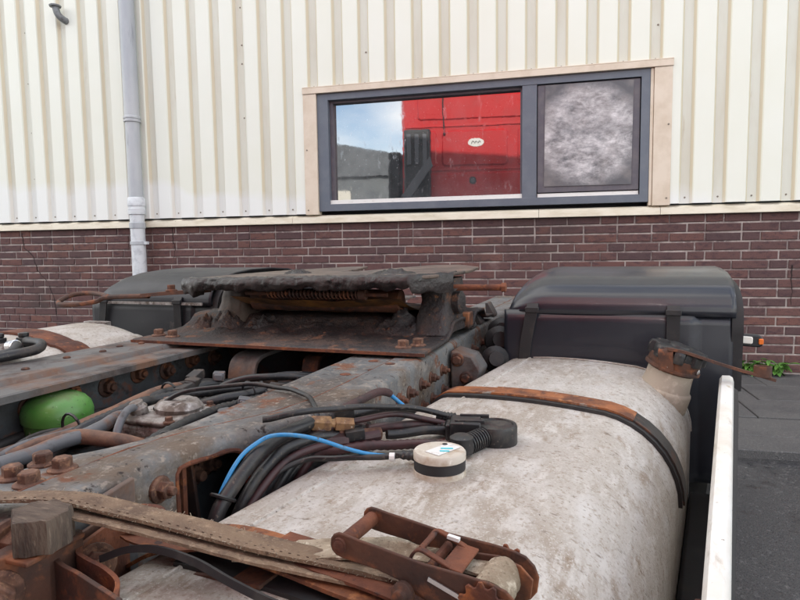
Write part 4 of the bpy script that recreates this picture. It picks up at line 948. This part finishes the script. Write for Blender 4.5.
# thick hoses rising out of the gap between rail and tank
hose([(-.500, .618, .50), (-.498, .624, .58), (-.495, .636, .643), (-.490, .664, .676), (-.481, .716, .709), (-.474, .782, .722), (-.460, .836, .724)], .0105, 'cable', name='hose', n=12)
hose([(-.505, .66, .48), (-.500, .672, .60), (-.488, .702, .660), (-.472, .76, .697), (-.45, .82, .704), (-.425, .862, .698)], .0085, 'cable', name='hose', n=10)
hose([(-.500, .70, .48), (-.494, .71, .60), (-.480, .74, .656), (-.465, .79, .686), (-.44, .84, .696), (-.41, .88, .694)], .0085, 'cable', name='hose', n=10)
hose([(-.487, .64, .52), (-.484, .66, .60), (-.478, .70, .648), (-.466, .76, .680), (-.44, .82, .690), (-.40, .885, .690)], .0065, 'cable_red', name='hose', n=10)
for i in range(8):
    a_ = i*.022
    hose([(-.500+random.uniform(-.008, .008), .72+a_, .45), (-.490+random.uniform(-.008, .008), .735+a_, .58+.006*i), (-.474, .77+a_, .652), (-.452, .82+a_, .684), (-.41, .88+a_*.5, .690)], random.uniform(.005, .009), ['cable', 'cable', 'cable_red', 'cable_old'][i % 4], name='hose', n=8)
# blue air line
hose([(-.512, .61, .52), (-.508, .622, .59), (-.502, .636, .643), (-.500, .658, .677), (-.494, .690, .710), (-.480, .712, .725), (-.462, .732, .733), (-.422, .752, .730), (-.38, .785, .708), (-.335, .815, .692), (-.305, .840, .684), (-.285, .850, .678)], .0031, 'blue_hose', name='air_line')
tie((-.497, .655, .668), (.1, .6, 1), .016)
hose([(-.435, .895, .728), (-.426, .960, .734), (-.418, 1.02, .734), (-.41, 1.060, .722)], .0075, 'cable_red', name='hose')
hose([(-.41, 1.060, .722), (-.398, 1.073, .706), (-.372, 1.068, .688), (-.35, 1.05, .677)], .0042, 'blue_hose', name='air_line')

# filler neck, collar, cap and locking lever
ta = Vector((-.120, 1.665, .616)); tdir = Vector((.30, -.02, 1)).normalized()
fo0 = T1 @ ta; fd = (T1.to_3x3() @ tdir).normalized()
t = MB(); t.lathe([(.066, -.03), (.066, .012), (.0645, .018), (.060, .022), (.0575, .034), (.0555, .055), (.055, .088)], fo0, fd, 30); nk = t.build('filler_neck', 'neck_rust', tank1)
t = MB(); t.lathe([(.0555, .068), (.061, .071), (.0625, .074), (.0625, .104), (.061, .106), (.056, .107)], fo0, fd, 30); t.lathe([(.062, .072), (.0665, .074), (.0665, .080), (.062, .082)], fo0, fd, 30); t.build('filler_collar', 'rust_dark', nk)
aa = fd.orthogonal().normalized(); ab_ = fd.cross(aa)
rings = []
for h_, k_ in ((.100, .98), (.104, 1.0), (.124, 1.0), (.130, .95), (.132, .80)):
    ring = []
    for i in range(72):
        a = 2*math.pi*i/72; lobe = .5+.5*math.cos(a*8)
        r_ = (.060 + .011*min(1, max(0, (lobe-.25)*2.4)))*k_
        ring.append(fo0 + fd*h_ + (aa*math.cos(a)+ab_*math.sin(a))*r_)
    rings.append(ring)
t = MB(); t.loft(rings); t.build('filler_cap', 'cable', nk, angle=30)
t = MB(); t.lathe([(.026, .132), (.024, .1365), (.004, .137)], fo0, fd, 20); t.build('cap_boss', 'cable', nk)
for an in (-105, -30, 60):
    # rivets on the collar towards the yard
    dv = Matrix.Rotation(R(an), 3, fd) @ (Vector((1, 0, 0)) - fd*fd.x).normalized()
    t = MB(); t.lathe([(.0075, 0), (.0075, .002), (.004, .004)], fo0+fd*.088+dv*.0625, dv, 12); t.build('rivet', 'chrome', nk)
cap_c = fo0 + fd*.138
lv0 = cap_c + Vector((-.035, -.055, -.004)); lv1 = Vector((.332, 1.61, .684))
t = MB(); t.ribbon([lv0, lv0.lerp(lv1, .2)+Vector((0, 0, .004)), lv0.lerp(lv1, .6), lv1+(lv1-lv0).normalized()*.02], (0, 1, -.1), .026, .007, 4); lev = t.build('lock_lever', 'rust_dark', nk)
dv = (lv0 - cap_c); dv.z = 0; dv.normalize()
t = MB(); t.ribbon([lv0+Vector((.0, .004, .002)), lv0+dv*.006+Vector((0, 0, -.008)), lv0+dv*.004+Vector((0, 0, -.03)), lv0+dv*.002+Vector((0, 0, -.055))], (1, -.4, 0), .035, .004, 4); t.build('lever_hinge', 'rust_dark', lev)
t = MB(); t.lathe([(.019, 0), (.019, .026), (.016, .026), (.015, .006), (.002, .005)], lv1+Vector((-.006, 0, .001)), (.03, .05, 1), 20); t.build('lever_cup', 'rust_dark', lev)

# far tank (other side of the frame)
sec2 = [( -a, z) for a, z in section(aL=-.30, aR=.30, top=.762, rl=.10, rr_=.16, crown=.03)]
T2 = Matrix.Translation((-1.73, 0, 0))
tank2 = make_tank(T2, sec2, .45, 1.60); tank2['label'] = 'pale dented tank beyond the far frame rail'
band(T2, sec2, 1.26, 1.34, .001, .008, 'tank_strap', 'rust', tank2, 0)
band(T2, sec2, .72, .80, .001, .008, 'tank_strap', 'rust', tank2, 0)
t = MB(); t.box((-1.80, 1.62, .715), (-1.70, 1.65, .756)); t.build('tank_end_plate', 'cast_alu', tank2, bevel=.003)
fc2 = MB(); fc2.lathe([(.045, 0), (.046, .012), (.03, .016), (.028, .03)], (-1.475, 1.10, .742), n=20); f2 = fc2.build('outlet_plate', 'cast_alu', tank2)
for x, y in ((-1.495, 1.085), (-1.445, 1.115)):
    t = MB(); t.box((x-.014, y-.012, .758), (x+.014, y+.012, .785)); t.lathe([(.010, 0), (.013, .002), (.013, .012)], (x, y, .785), n=8); t.build('outlet_fitting', 'cable', f2, bevel=.002)
t = MB(); t.lathe([(.016, 0), (.016, .028), (.012, .03)], (-1.44, 1.075, .768), (1, -.3, .1), 14); t.build('outlet_nut', 'chrome', f2)
hose([(-1.415, 1.068, .772), (-1.40, 1.06, .770), (-1.39, 1.03, .760), (-1.42, .99, .754), (-1.45, .93, .752), (-1.62, .86, .76)], .0125, 'cable', name='hose', n=12)
hose([(-1.43, 1.11, .776), (-1.375, 1.105, .774), (-1.355, 1.07, .762), (-1.385, 1.0, .754), (-1.42, .90, .754), (-1.60, .80, .76)], .0125, 'cable', name='hose', n=12)

# ---- side fairing beside the near tank
fs = [(-.013, .630), (-.0127, .655), (-.008, .6645), (.005, .6655), (.0105, .661), (.0127, .650), (.0127, .30), (.008, .30), (.008, .63)]
rings = []
for y, dz in ((.2, 0), (.5, 0), (1.0, .0), (1.4, .001), (1.66, .002), (1.735, -.002), (1.765, -.010), (1.785, -.026)):
    k_ = (y-.61)/1.18
    sx = .0065 + .0205*k_
    rings.append([Vector((a*(1+.3*k_)+sx, y, z+dz if z > .4 else z)) for a, z in fs])
t = MB(T1); t.loft(rings); fa = t.build('side_fairing', 'fairing_white', truck, angle=40); fa['label'] = 'white fairing panel edge alongside the near tank'
t = MB(T1); rings = []
for y in (.25, .7, 1.2, 1.75):
    k_ = (y-.61)/1.18; x0_ = .0131*(1+.3*k_)+.0065+.0205*k_; bl = .003+.007*max(0, k_)
    rings.append([Vector((a, y, z)) for a, z in ((x0_, .630), (x0_+bl, .623), (x0_+bl*1.3, .57), (x0_+bl, .28), (x0_, .28))])
t.loft(rings); t.build('skirt_rubber', 'rubber', fa, angle=50)
for y in (.70, .735):
    q = T1 @ Vector((-.008, y, .575)); bolt(fa, q, (-1, -.14, 0), .022, .010, m_='rust')
t = MB(T1); t.box((-.050, .66, .30), (-.010, .80, .50)); t.build('fairing_bracket', 'rust_dark', fa, bevel=.004)
t = MB(T1); t.box((-.054, .2, .20), (.004, 1.75, .34)); t.build('gap_shade_box', 'rubber', fa, bevel=.01)  # added dark box fills the tank-fairing gap, standing in for shade

# ---- mudguards over the rear wheels
def mudguard(x0, x1, outer, m_, label):
    """outer = +1 when the outer side is x1"""
    W_ = x1-x0
    prof = [(1.812, .800), (1.806, .812), (1.808, .83), (1.822, .858), (1.85, .882), (1.90, .904), (1.97, .918), (2.08, .926), (2.22, .928), (2.36, .918), (2.48, .895), (2.58, .855), (2.64, .80)]
    def cover(u, v):
        k = v*(len(prof)-1); i = min(int(k), len(prof)-2); q = k-i
        y = prof[i][0]+(prof[i+1][0]-prof[i][0])*q; z = prof[i][1]+(prof[i+1][1]-prof[i][1])*q
        xx = u if outer > 0 else 1-u
        # inner shoulder rolls down, outer edge stays crisp
        roll_ = max(0, 1-u/.22); drop = (1-math.sqrt(max(0, 1-roll_**2)))
        hz = max(0, z-.80)
        z2 = z - hz*.95*drop
        x = x0 + W_*xx
        z2 += .0025*noise.noise(Vector((x*4, y*4, 0)))
        return (x, y + .02*drop*(1 if y < 2.1 else -1), z2)
    v_, f_c = grid(44, 36, cover); t = MB(); t.add(v_, f_c)
    o = t.build('mudguard', m_, truck, angle=60); o['label'] = label
    s_ = o.modifiers.new('solid', 'SOLIDIFY'); s_.thickness = .006; s_.offset = -1
    # front apron below the joint
    def apron2(u, v):
        xx = u if outer > 0 else 1-u
        x = x0 - .004 + (W_+.0)*xx
        y = 1.818 - .010*math.sin(v*math.pi*.5) + .012*noise.noise(Vector((x*3, v*2, 1)))*.6
        ridge = .010*max(0, 1-abs(u-.86)/.02) if u < .86 else .010
        y += ridge
        return (x, y, .812 - .475*v)
    v_, f_c = grid(50, 14, apron2); t = MB(); t.add(v_, f_c); a_ = t.build('front_apron', m_, o, angle=40)
    s_ = a_.modifiers.new('solid', 'SOLIDIFY'); s_.thickness = .006; s_.offset = -1
    # outer rubber lip following the arch
    xo = x1 if outer > 0 else x0
    t = MB(); lip = [(1.83, .62), (1.825, .74), (1.822, .80), (1.835, .845), (1.87, .878), (1.95, .902), (2.08, .913), (2.25, .914), (2.42, .895), (2.55, .85), (2.62, .76)]
    t.ribbon([(xo + outer*.006, y, z-.02) for y, z in lip], (1, 0, 0), .028, .012, 5); t.build('rubber_lip', 'rubber', o)
    t = MB(); pts = [(y, z-.026) for y, z in lip]
    t.extrude([(xo+outer*.004, y, z) for y, z in pts] + [(xo+outer*.004, 2.62, .60), (xo+outer*.004, 1.85, .60)], (outer*.012, 0, 0)); t.build('side_panel', m_, o, bevel=.003)
    # two retaining straps over the joint
    for u in (.13, .75):
        xx = x0 + W_*(u if outer > 0 else 1-u)
        lean = -.020 if u < .5 else 0.0
        if outer < 0: lean = -lean
        t = MB(); t.ribbon([(xx+lean*1.4, 1.798, .60), (xx+lean, 1.797, .70), (xx+lean*.3, 1.796, .785), (xx, 1.795, .812), (xx, 1.806, .832)], (1, 0, 0), .034, .005, 4); t.build('retaining_strap', 'rubber', o, bevel=.001)
        t = MB(); t.box((xx-.020, 1.788, .806), (xx+.020, 1.800, .822)); t.build('strap_buckle', 'rubber', o, bevel=.002)
    return o
md1 = mudguard(-.318, .300, 1, 'black_plastic', 'glossy blue black mudguard behind the near tank')
md2 = mudguard(-1.955, -1.39, 1, 'black_plastic_old', 'dull black mudguard behind the far tank')
t = MB(); t.ribbon([(-1.93, 1.80, .806), (-1.80, 1.798, .808), (-1.42, 1.798, .808)], (0, 0, 1), .010, .006, 3); t.build('joint_strip', 'cast_alu', md2)
# side marker lamp
t = MB(); lm = [(x, z) for x, z in rrect(.078, .034, .014)]
t.extrude([(x+.338, 1.86, z+.735-.06*x) for x, z in lm], (0, .022, 0)); mk = t.build('marker_lamp', 'cable', truck, bevel=.004)
t = MB(); t.extrude([(x+.330, 1.855, z+.737-.06*x) for x, z in rrect(.040, .020, .005)], (0, .006, 0)); t.build('clear_lens', 'lens_white', mk, bevel=.002)
t = MB(); t.extrude([(x+.370, 1.856, z+.733) for x, z in rrect(.012, .016, .003)], (0, .012, 0)); t.build('amber_lens', 'lens_orange', mk, bevel=.002)
t = MB(); t.tube([(.285, 1.88, .735), (.30, 1.875, .735)], .008, 8, 1); t.build('lamp_arm', 'rubber', mk)

# ---- wheels
def wheel(x, y, name='wheel', r_=.40, w_=.27):
    t = MB(); h = w_/2
    t.lathe([(r_*.56, -h), (r_*.72, -h*1.04), (r_*.93, -h*.96), (r_, -h*.78), (r_, h*.78), (r_*.93, h*.96), (r_*.72, h*1.04), (r_*.56, h)], (x, y, GZ+r_), (1, 0, 0), 48)
    o = t.build(name, 'tyre', truck)
    t = MB(); t.lathe([(r_*.10, -h*.3), (r_*.5, -h*.25), (r_*.555, -h*.95), (r_*.57, -h*.95), (r_*.57, h*.95), (r_*.555, h*.95), (r_*.5, h*.25), (r_*.1, h*.3)], (x, y, GZ+r_), (1, 0, 0), 36); t.build('rim', 'rim', o)
    for k in range(8):
        a = k*math.pi/4
        bolt(o, (x+h*.27, y+.13*math.cos(a), GZ+r_+.13*math.sin(a)), (1, 0, 0), .03, .02)
for x in (-.17, .145, -1.60, -1.91): wheel(x, 2.22)
for x in (.15, -1.90): wheel(x, -1.95, r_=.42, w_=.31)
t = MB(); t.tube([(-1.75, 2.22, GZ+.40), (.0, 2.22, GZ+.40)], .07, 16, 1); t.build('axle', 'rust_dark', truck)
t = MB(); t.tube([(-1.75, -1.95, GZ+.42), (.0, -1.95, GZ+.42)], .06, 16, 1); t.build('axle', 'rust_dark', truck)

# ---- red cab behind the viewpoint, seen in the window glass
CB = -.55
t = MB()
poly = rrect(2.46, 2.30, .12, 6, (0, 0))
def ringc(y, sx, sz): return [Vector((CX+x*sx, y, .98+1.42+z*sz)) for x, z in rrect(2.48, 2.84, .12, 6)]
t.loft([ringc(CB-.02, .97, .975), ringc(CB-.06, 1, 1), ringc(CB-1.9, 1, 1), ringc(CB-2.3, .97, .92)])
cab = t.build('cab', 'cab_red', truck, angle=35); cab['label'] = 'red sleeper cab rear wall mirrored in the warehouse window'
def cpanel(xc, zc_, w_, h_, d=.018, r_=.06, m_='cab_red', name='cab_panel', y0=CB-.02):
    t = MB(); P1 = rrect(w_, h_, r_, 4); P2 = rrect(w_-.04, h_-.04, max(.01, r_-.01), 4)
    t.loft([[Vector((xc+x, y0-.001, zc_+z)) for x, z in P1], [Vector((xc+x, y0+d, zc_+z)) for x, z in P2]]); return t.build(name, m_, cab, angle=30)
cpanel(CX-.13, 2.51, 1.00, .54); cpanel(CX+.68, 2.51, .34, .56); cpanel(CX-.83, 2.51, .24, .56)
cpanel(CX, 3.12, 2.0, .36); cpanel(CX, 1.93, 2.0, .42); cpanel(CX, 1.35, 2.1, .5)
t = MB(); t.box((CX-1.18, CB-.021, 2.835), (CX+1.18, CB-.006, 2.865)); t.build('cab_rib', 'cab_red', cab, bevel=.005)
t = MB(); t.box((CX-1.18, CB-.021, 2.175), (CX+1.18, CB-.008, 2.20)); t.build('cab_rib', 'cab_red', cab, bevel=.005)
t = MB(); t.extrude([(-.98+.12*math.cos(k*math.pi/16), CB-.001, 2.59+.065*math.sin(k*math.pi/16)) for k in range(32)], (0, .004, 0)); bdg = t.build('badge', 'sill_white', cab)
for dx in (-.05, .0, .05):
    t = MB(); t.tube([(-.98+dx-.02, CB+.005, 2.57), (-.98+dx, CB+.005, 2.61), (-.98+dx+.02, CB+.005, 2.585)], .005, 6, 3); t.build('badge_mark', 'cab_black', bdg)
t = MB(); t.extrude([(-1.03+x, CB-.002, 2.02+z) for x, z in rrect(.10, .12, .04)], (0, .004, 0)); t.build('crest', 'cab_black', cab)
t = MB(); t.extrude([(-1.03+x, CB+.002, 2.02+z) for x, z in rrect(.06, .075, .025)], (0, .004, 0)); t.build('crest_field', 'cab_grey', cab)
t = MB(); t.tube([(-1.46, CB+.02, 2.73), (-1.475, CB+.03, 3.1), (-1.485, CB+.02, 3.5)], .010, 8, 3); t.lathe([(.002, 0), (.02, .01), (.02, .03), (.002, .04)], (-1.46, CB+.02, 2.71), n=10); t.build('aerial_lead', 'cab_black', cab)
# air intake stack and side deflector
t = MB(); t.box((-2.06, CB+.0, 1.6), (-1.66, CB+.22, 2.78)); stk = t.build('intake_stack', 'cab_black', cab, bevel=.03)
for x in (-1.98, -1.86, -1.74):
    t = MB(); t.box((x-.03, CB+.2205, 2.25), (x+.03, CB+.236, 2.70)); t.build('intake_louvre', 'cab_grey', stk, bevel=.006)
t = MB(); t.extrude([(-2.10, CB+.26, 1.78), (-1.98, CB+.26, 1.72), (-1.62, CB+.26, 2.22), (-1.66, CB+.26, 2.36)], (0, .02, 0)); t.build('deflector_arm', 'cab_grey', cab, bevel=.004)
t = MB(); t.box((-2.34, CB-.7, 1.55), (-2.14, CB-.05, 2.5)); t.build('side_deflector', 'cab_black', cab, bevel=.04)
t = MB(); t.lathe([(.05, 0), (.05, .04), (.02, .05)], (-2.02, CB+.22, 1.76), (0, 1, 0), 16); t.build('amber_marker', 'lens_orange', cab)
t = MB(); t.box((-2.05, CB-2.2, .55), (.30, CB-.05, 1.0)); t.build('cab_floor', 'cab_black', truck, bevel=.03)

# ================================================================== ratchet strap
rs = thing('ratchet_strap', (-.15, .5, .67), 'rusty ratchet buckle with frayed beige webbing lying over the near tank', 'ratchet strap')
# webbing from over the rail to the buckle, folded double
def webband(pts, side, wd, th, name, m_, sm=8):
    P = smooth_path(pts, sm); rings = []; nx = 8
    for i, p in enumerate(P):
        d = (P[min(i+1, len(P)-1)] - P[max(i-1, 0)]).normalized(); q = i/(len(P)-1)
        sd = Vector(side(q) if callable(side) else side); sd = (sd-d*sd.dot(d)).normalized(); nn = sd.cross(d)
        if nn.z < 0: nn = -nn
        wv = wd*(1+.04*noise.noise(p*20))
        top = [p + sd*wv*(k/nx-.5) + nn*(th/2 + .0012*noise.noise(p*60+sd*k)) for k in range(nx+1)]
        bot = [p + sd*wv*(k/nx-.5) - nn*th/2 for k in range(nx, -1, -1)]
        rings.append(top+bot)
    t = MB(); t.loft(rings); return t.build(name, m_, rs, angle=50)
wp = [(-.90, .375, .728), (-.78, .398, .738), (-.68, .412, .742), (-.60, .428, .747), (-.53, .447, .748), (-.47, .460, .738), (-.41, .474, .726), (-.35, .487, .713), (-.29, .502, .701), (-.22, .510, .694), (-.14, .512, .688)]
webband(wp, (.02, 1, -.12), .034, .0035, 'webbing', 'webbing')
webband([(x+.004, y-.012, z-.007) for x, y, z in wp[4:]], (.02, 1, -.2), .034, .003, 'webbing', 'webbing')
webband([(-.36, .498, .694), (-.30, .512, .697), (-.24, .527, .702), (-.19, .530, .708), (-.14, .523, .712), (-.09, .513, .715)], (.1, 1, 0), .042, .003, 'webbing', 'webbing_pale')
# stitching along both edges of the webbing
st_ = MB()
P = smooth_path(wp, 14)
for i in range(40, len(P)-24, 2):
    p = P[i]; d = (P[i+1]-P[i]).normalized(); sd = Vector((.02, 1, -.12)); sd = (sd-d*sd.dot(d)).normalized(); nn = sd.cross(d)
    if nn.z < 0: nn = -nn
    q = p - sd*.0105 + nn*.0022; st_.tube([q-d*.0013, q+d*.0013], .00045, 5, 1)
tag(st_.build('stitching', 'thread', rs), kind='stuff')
fy = MB()
for i in range(30, len(P)-2):
    for sgn in (-1, 1):
        for q_ in range(2):
            p = P[i].lerp(P[i+1], random.random()); sd = Vector((.02, 1, -.12)).normalized()
            a0 = p + sd*sgn*.0165 + Vector((0, 0, random.uniform(-.001, .002)))
            fy.tube([a0, a0 + sd*sgn*random.uniform(.0005, .0035) + Vector((random.uniform(-.003, .003), 0, random.uniform(-.002, .003)))], .00032, 4, 1)
tag(fy.build('frayed_fibres', 'webbing_pale', rs), kind='stuff')
# buckle: local axes u (along), v (across), w (up)
U = Vector((.985, -.12, -.12)).normalized(); V = Vector((.13, .99, 0)); V = (V-U*V.dot(U)).normalized(); Wv = U.cross(V); 
BM = Matrix((U*.82, V*.92, Wv*.9)).transposed().to_4x4(); BM.translation = (-.238, .482, .727)
def side_plate(v0, prof, th=.0035):
    t = MB(BM); t.extrude([(u, v0, w_) for u, w_ in prof], (0, th, 0)); return t
def blade(pts, r0):
    """rounded lever outline: pts centre line with half-heights"""
    up_, lo_ = [], []
    for u, w_, h_ in pts: up_.append((u, w_+h_)); lo_.append((u, w_-h_))
    return up_ + lo_[::-1]
hp = [(-.013, 0, .004), (-.010, 0, .009), (-.004, 0, .0125), (.004, 0, .013), (.02, .0, .0125), (.05, .001, .012), (.075, 0, .013), (.10, -.003, .016), (.125, -.006, .021), (.15, -.008, .025), (.175, -.009, .027), (.192, -.009, .025), (.203, -.009, .018), (.209, -.009, .008)]
for i, v0 in enumerate((0, .066)):
    side_plate(v0, blade(hp, 0)).build('handle_plate', 'rust_dark', rs, bevel=.0012)
# handle grip bar
t = MB(BM); t.tube([(0, -.003, 0), (0, .073, 0)], .0085, 14, 1); t.build('grip_bar', 'rust', rs)
for v0 in (-.003, .0695):
    t = MB(BM); t.lathe([(.007, 0), (.0085, .001), (.006, .003), (.002, .0035)], (0, v0 if v0 > 0 else -.0005, 0), (0, 1 if v0 > 0 else -1, 0), 14); t.build('rivet_head', 'rust', rs)
# inner frame and toothed wheels
ip = [(.085, -.018, .006), (.10, -.014, .012), (.13, -.012, .018), (.165, -.010, .023), (.19, -.010, .020), (.205, -.010, .010)]
for v0 in (.006, .0565): side_plate(v0, blade(ip, 0), .003).build('frame_plate', 'rust_dark', rs, bevel=.0008)
for v0 in (-.0045, .0715):
    t = MB(BM); ring = []
    for k in range(44):
        a = 2*math.pi*k/44; r_ = .022 + (.005 if k % 4 < 2 else 0); ring.append(Vector((.172+r_*math.cos(a), v0, -.008+r_*math.sin(a))))
    t.extrude(ring, (0, .003, 0)); t.build('ratchet_wheel', 'rust', rs, bevel=.0006)
# drum wound with webbing
t = MB(BM); nn_ = 28; rings = []
for j in range(13):
    v0 = .011 + .045*j/12
    rings.append([Vector((.172+(.0205+.0014*math.sin(j*1.9+a_*3))*math.cos(a_), v0, -.006+(.0205+.0014*math.sin(j*1.9+a_*3))*math.sin(a_))) for a_ in [2*math.pi*k/nn_ for k in range(nn_)]])
t.loft(rings); t.build('wound_webbing', 'webbing_pale', rs, angle=60)
t = MB(BM); t.tube([(.172, -.010, -.008), (.172, .080, -.008)], .008, 12, 1); t.build('drum_shaft', 'rust', rs)
# pawl frame: bent U plate with cross bar and slot
t = MB(BM)
t.ribbon([(.078, .012, -.006), (.084, .012, .012), (.092, .012, .019), (.106, .012, .017), (.128, .012, .012)], (0, 1, 0), .007, .003, 4)
t.ribbon([(.078, .054, -.006), (.084, .054, .012), (.092, .054, .019), (.106, .054, .017), (.128, .054, .012)], (0, 1, 0), .007, .003, 4)
t.box((.118, .0085, .010), (.142, .0575, .0132)); t.box((.088, .016, .0165), (.094, .050, .0198))
t.build('pawl', 'rust', rs, bevel=.0008)
t = MB(BM); t.tube([(.104, .004, .002), (.104, .062, .002)], .0055, 10, 1); t.build('cross_pin', 'rust', rs)
t = MB(BM); t.box((.108, .044, .020), (.122, .049, .0235)); t.build('slot_tab', 'label_white', rs)
t = MB(BM); t.lathe([(.012, 0), (.013, .001), (.013, .006), (.008, .009), (.008, .014), (.004, .015)], (.085, -.001, -.022), (0, -1, 0), 16); t.build('pivot_bolt', 'rust_dark', rs)
t = MB(BM); t.lathe([(.008, 0), (.0085, .001), (.0085, .004), (.005, .006)], (.172, -.0105, -.008), (0, -1, 0), 14); t.build('shaft_end', 'rust', rs)
t = MB(BM); t.box((.110, -.0025, -.004), (.150, -.0012, .0005), Matrix.Rotation(R(10), 3, 'Y')); t.build('wire_clip', 'chrome', rs)

# ================================================================== wooden block under the strap
t = MB()
def wb(u, v): pass
P = [(-.575, .372), (-.533, .345), (-.498, .385), (-.512, .412), (-.540, .418)]
P = [(-.548, .396), (-.515, .372), (-.4905, .388), (-.490, .412), (-.503, .428), (-.530, .430), (-.545, .416)]
wbx = MB()
rings = []
for z, k_ in ((.7225, 1.0), (.728, 1.01), (.738, 1.0), (.749, .985), (.754, .94)):
    ring = []
    for i in range(len(P)):
        a = Vector(P[i]); b_ = Vector(P[(i+1) % len(P)])
        for q in range(6):
            c = a.lerp(b_, q/6); cc = Vector((-.518, .404)); d = (c-cc)*k_
            nz_ = .0022*noise.noise(Vector((c.x*220, c.y*220, z*20)))
            d += d.normalized()*nz_
            ring.append(Vector((cc.x+d.x, cc.y+d.y, z+.0025*noise.noise(Vector((c.x*90, c.y*90, 3))))))
    rings.append(ring)
wbx.loft(rings)
wo = wbx.build('wooden_block', 'wood', None, angle=40)
tag(wo, 'weathered grey timber offcut wedged under the beige strap by the rail', 'wood block')

# ================================================================== weeds at the foot of the wall
def weed(base, n, hgt, label):
    o = thing('weed', base, label, 'weed')
    for i in range(n):
        a = random.uniform(0, 6.28); rd = random.uniform(.01, .11); h = random.uniform(.4, 1)*hgt
        tip = Vector((base[0]+rd*math.cos(a)*1.3, base[1]-abs(rd*math.sin(a))*.6-.01, base[2]+h))
        st2 = MB(); st2.tube([base, Vector(base).lerp(tip, .5)+Vector((0, 0, h*.2)), tip], .0016, 5, 3); st2.build('stem', 'stem', o)
        for k in range(3):
            ln = random.uniform(.045, .085); wd = ln*.5
            d = Vector((random.uniform(-1, 1), random.uniform(-.9, .1), random.uniform(-.25, .45))).normalized(); sd = d.cross(Vector((0, 0, 1))).normalized(); up = sd.cross(d)
            p0 = Vector(base).lerp(tip, random.uniform(.6, 1.0)) + Vector((0, 0, h*.06))
            lf = MB(); vs_ = []; 
            for q, ww in ((0, .08), (.2, .7), (.45, 1), (.7, .75), (.88, .4), (1, .03)):
                c = p0 + d*ln*q - Vector((0, 0, 1))*ln*.35*q*q
                vs_.append([c - sd*wd*.5*ww + up*.004*ww, c - up*.003*ww, c + sd*wd*.5*ww + up*.004*ww])
            lf.loft(vs_, closed=False); lf.build('leaf', 'leaf', o, angle=80)
    return o
weed(tuple(wl(.395, .03, PZ)), 11, .11, 'bushy green weed sprouting at the foot of the brick wall')
weed(tuple(wl(.50, .03, PZ)), 9, .09, 'spreading green weed at the wall foot next to the bushy one')
weed(tuple(wl(.24, .03, PZ)), 8, .10, 'small low weed by the brick wall beside the mudguard')

# ================================================================== yard behind, mirrored in the window
fb = thing('far_warehouse', (-12, -24, GZ), 'grey low pitched warehouse mirrored in the window beyond the cab', 'building')
t = MB(); t.box((-34, -40, GZ), (0, -22, 5.0)); t.build('wall', 'far_wall', fb)
t = MB(); t.extrude([(-34.4, -21.8, 4.7), (.4, -21.8, 4.7), (-17, -21.8, 8.2)], (0, -18.6, 0)); t.build('roof', 'far_roof', fb)
t = MB(); t.box((-9.2, -22.0, GZ), (-7.4, -21.9, 4.0)); t.build('door', 'far_door', fb)
for x in (-5.5, -12.5, -16): 
    t = MB(); t.box((x, -22.0, 2.2), (x+1.4, -21.9, 3.4)); t.build('window', 'pane_glass', fb)
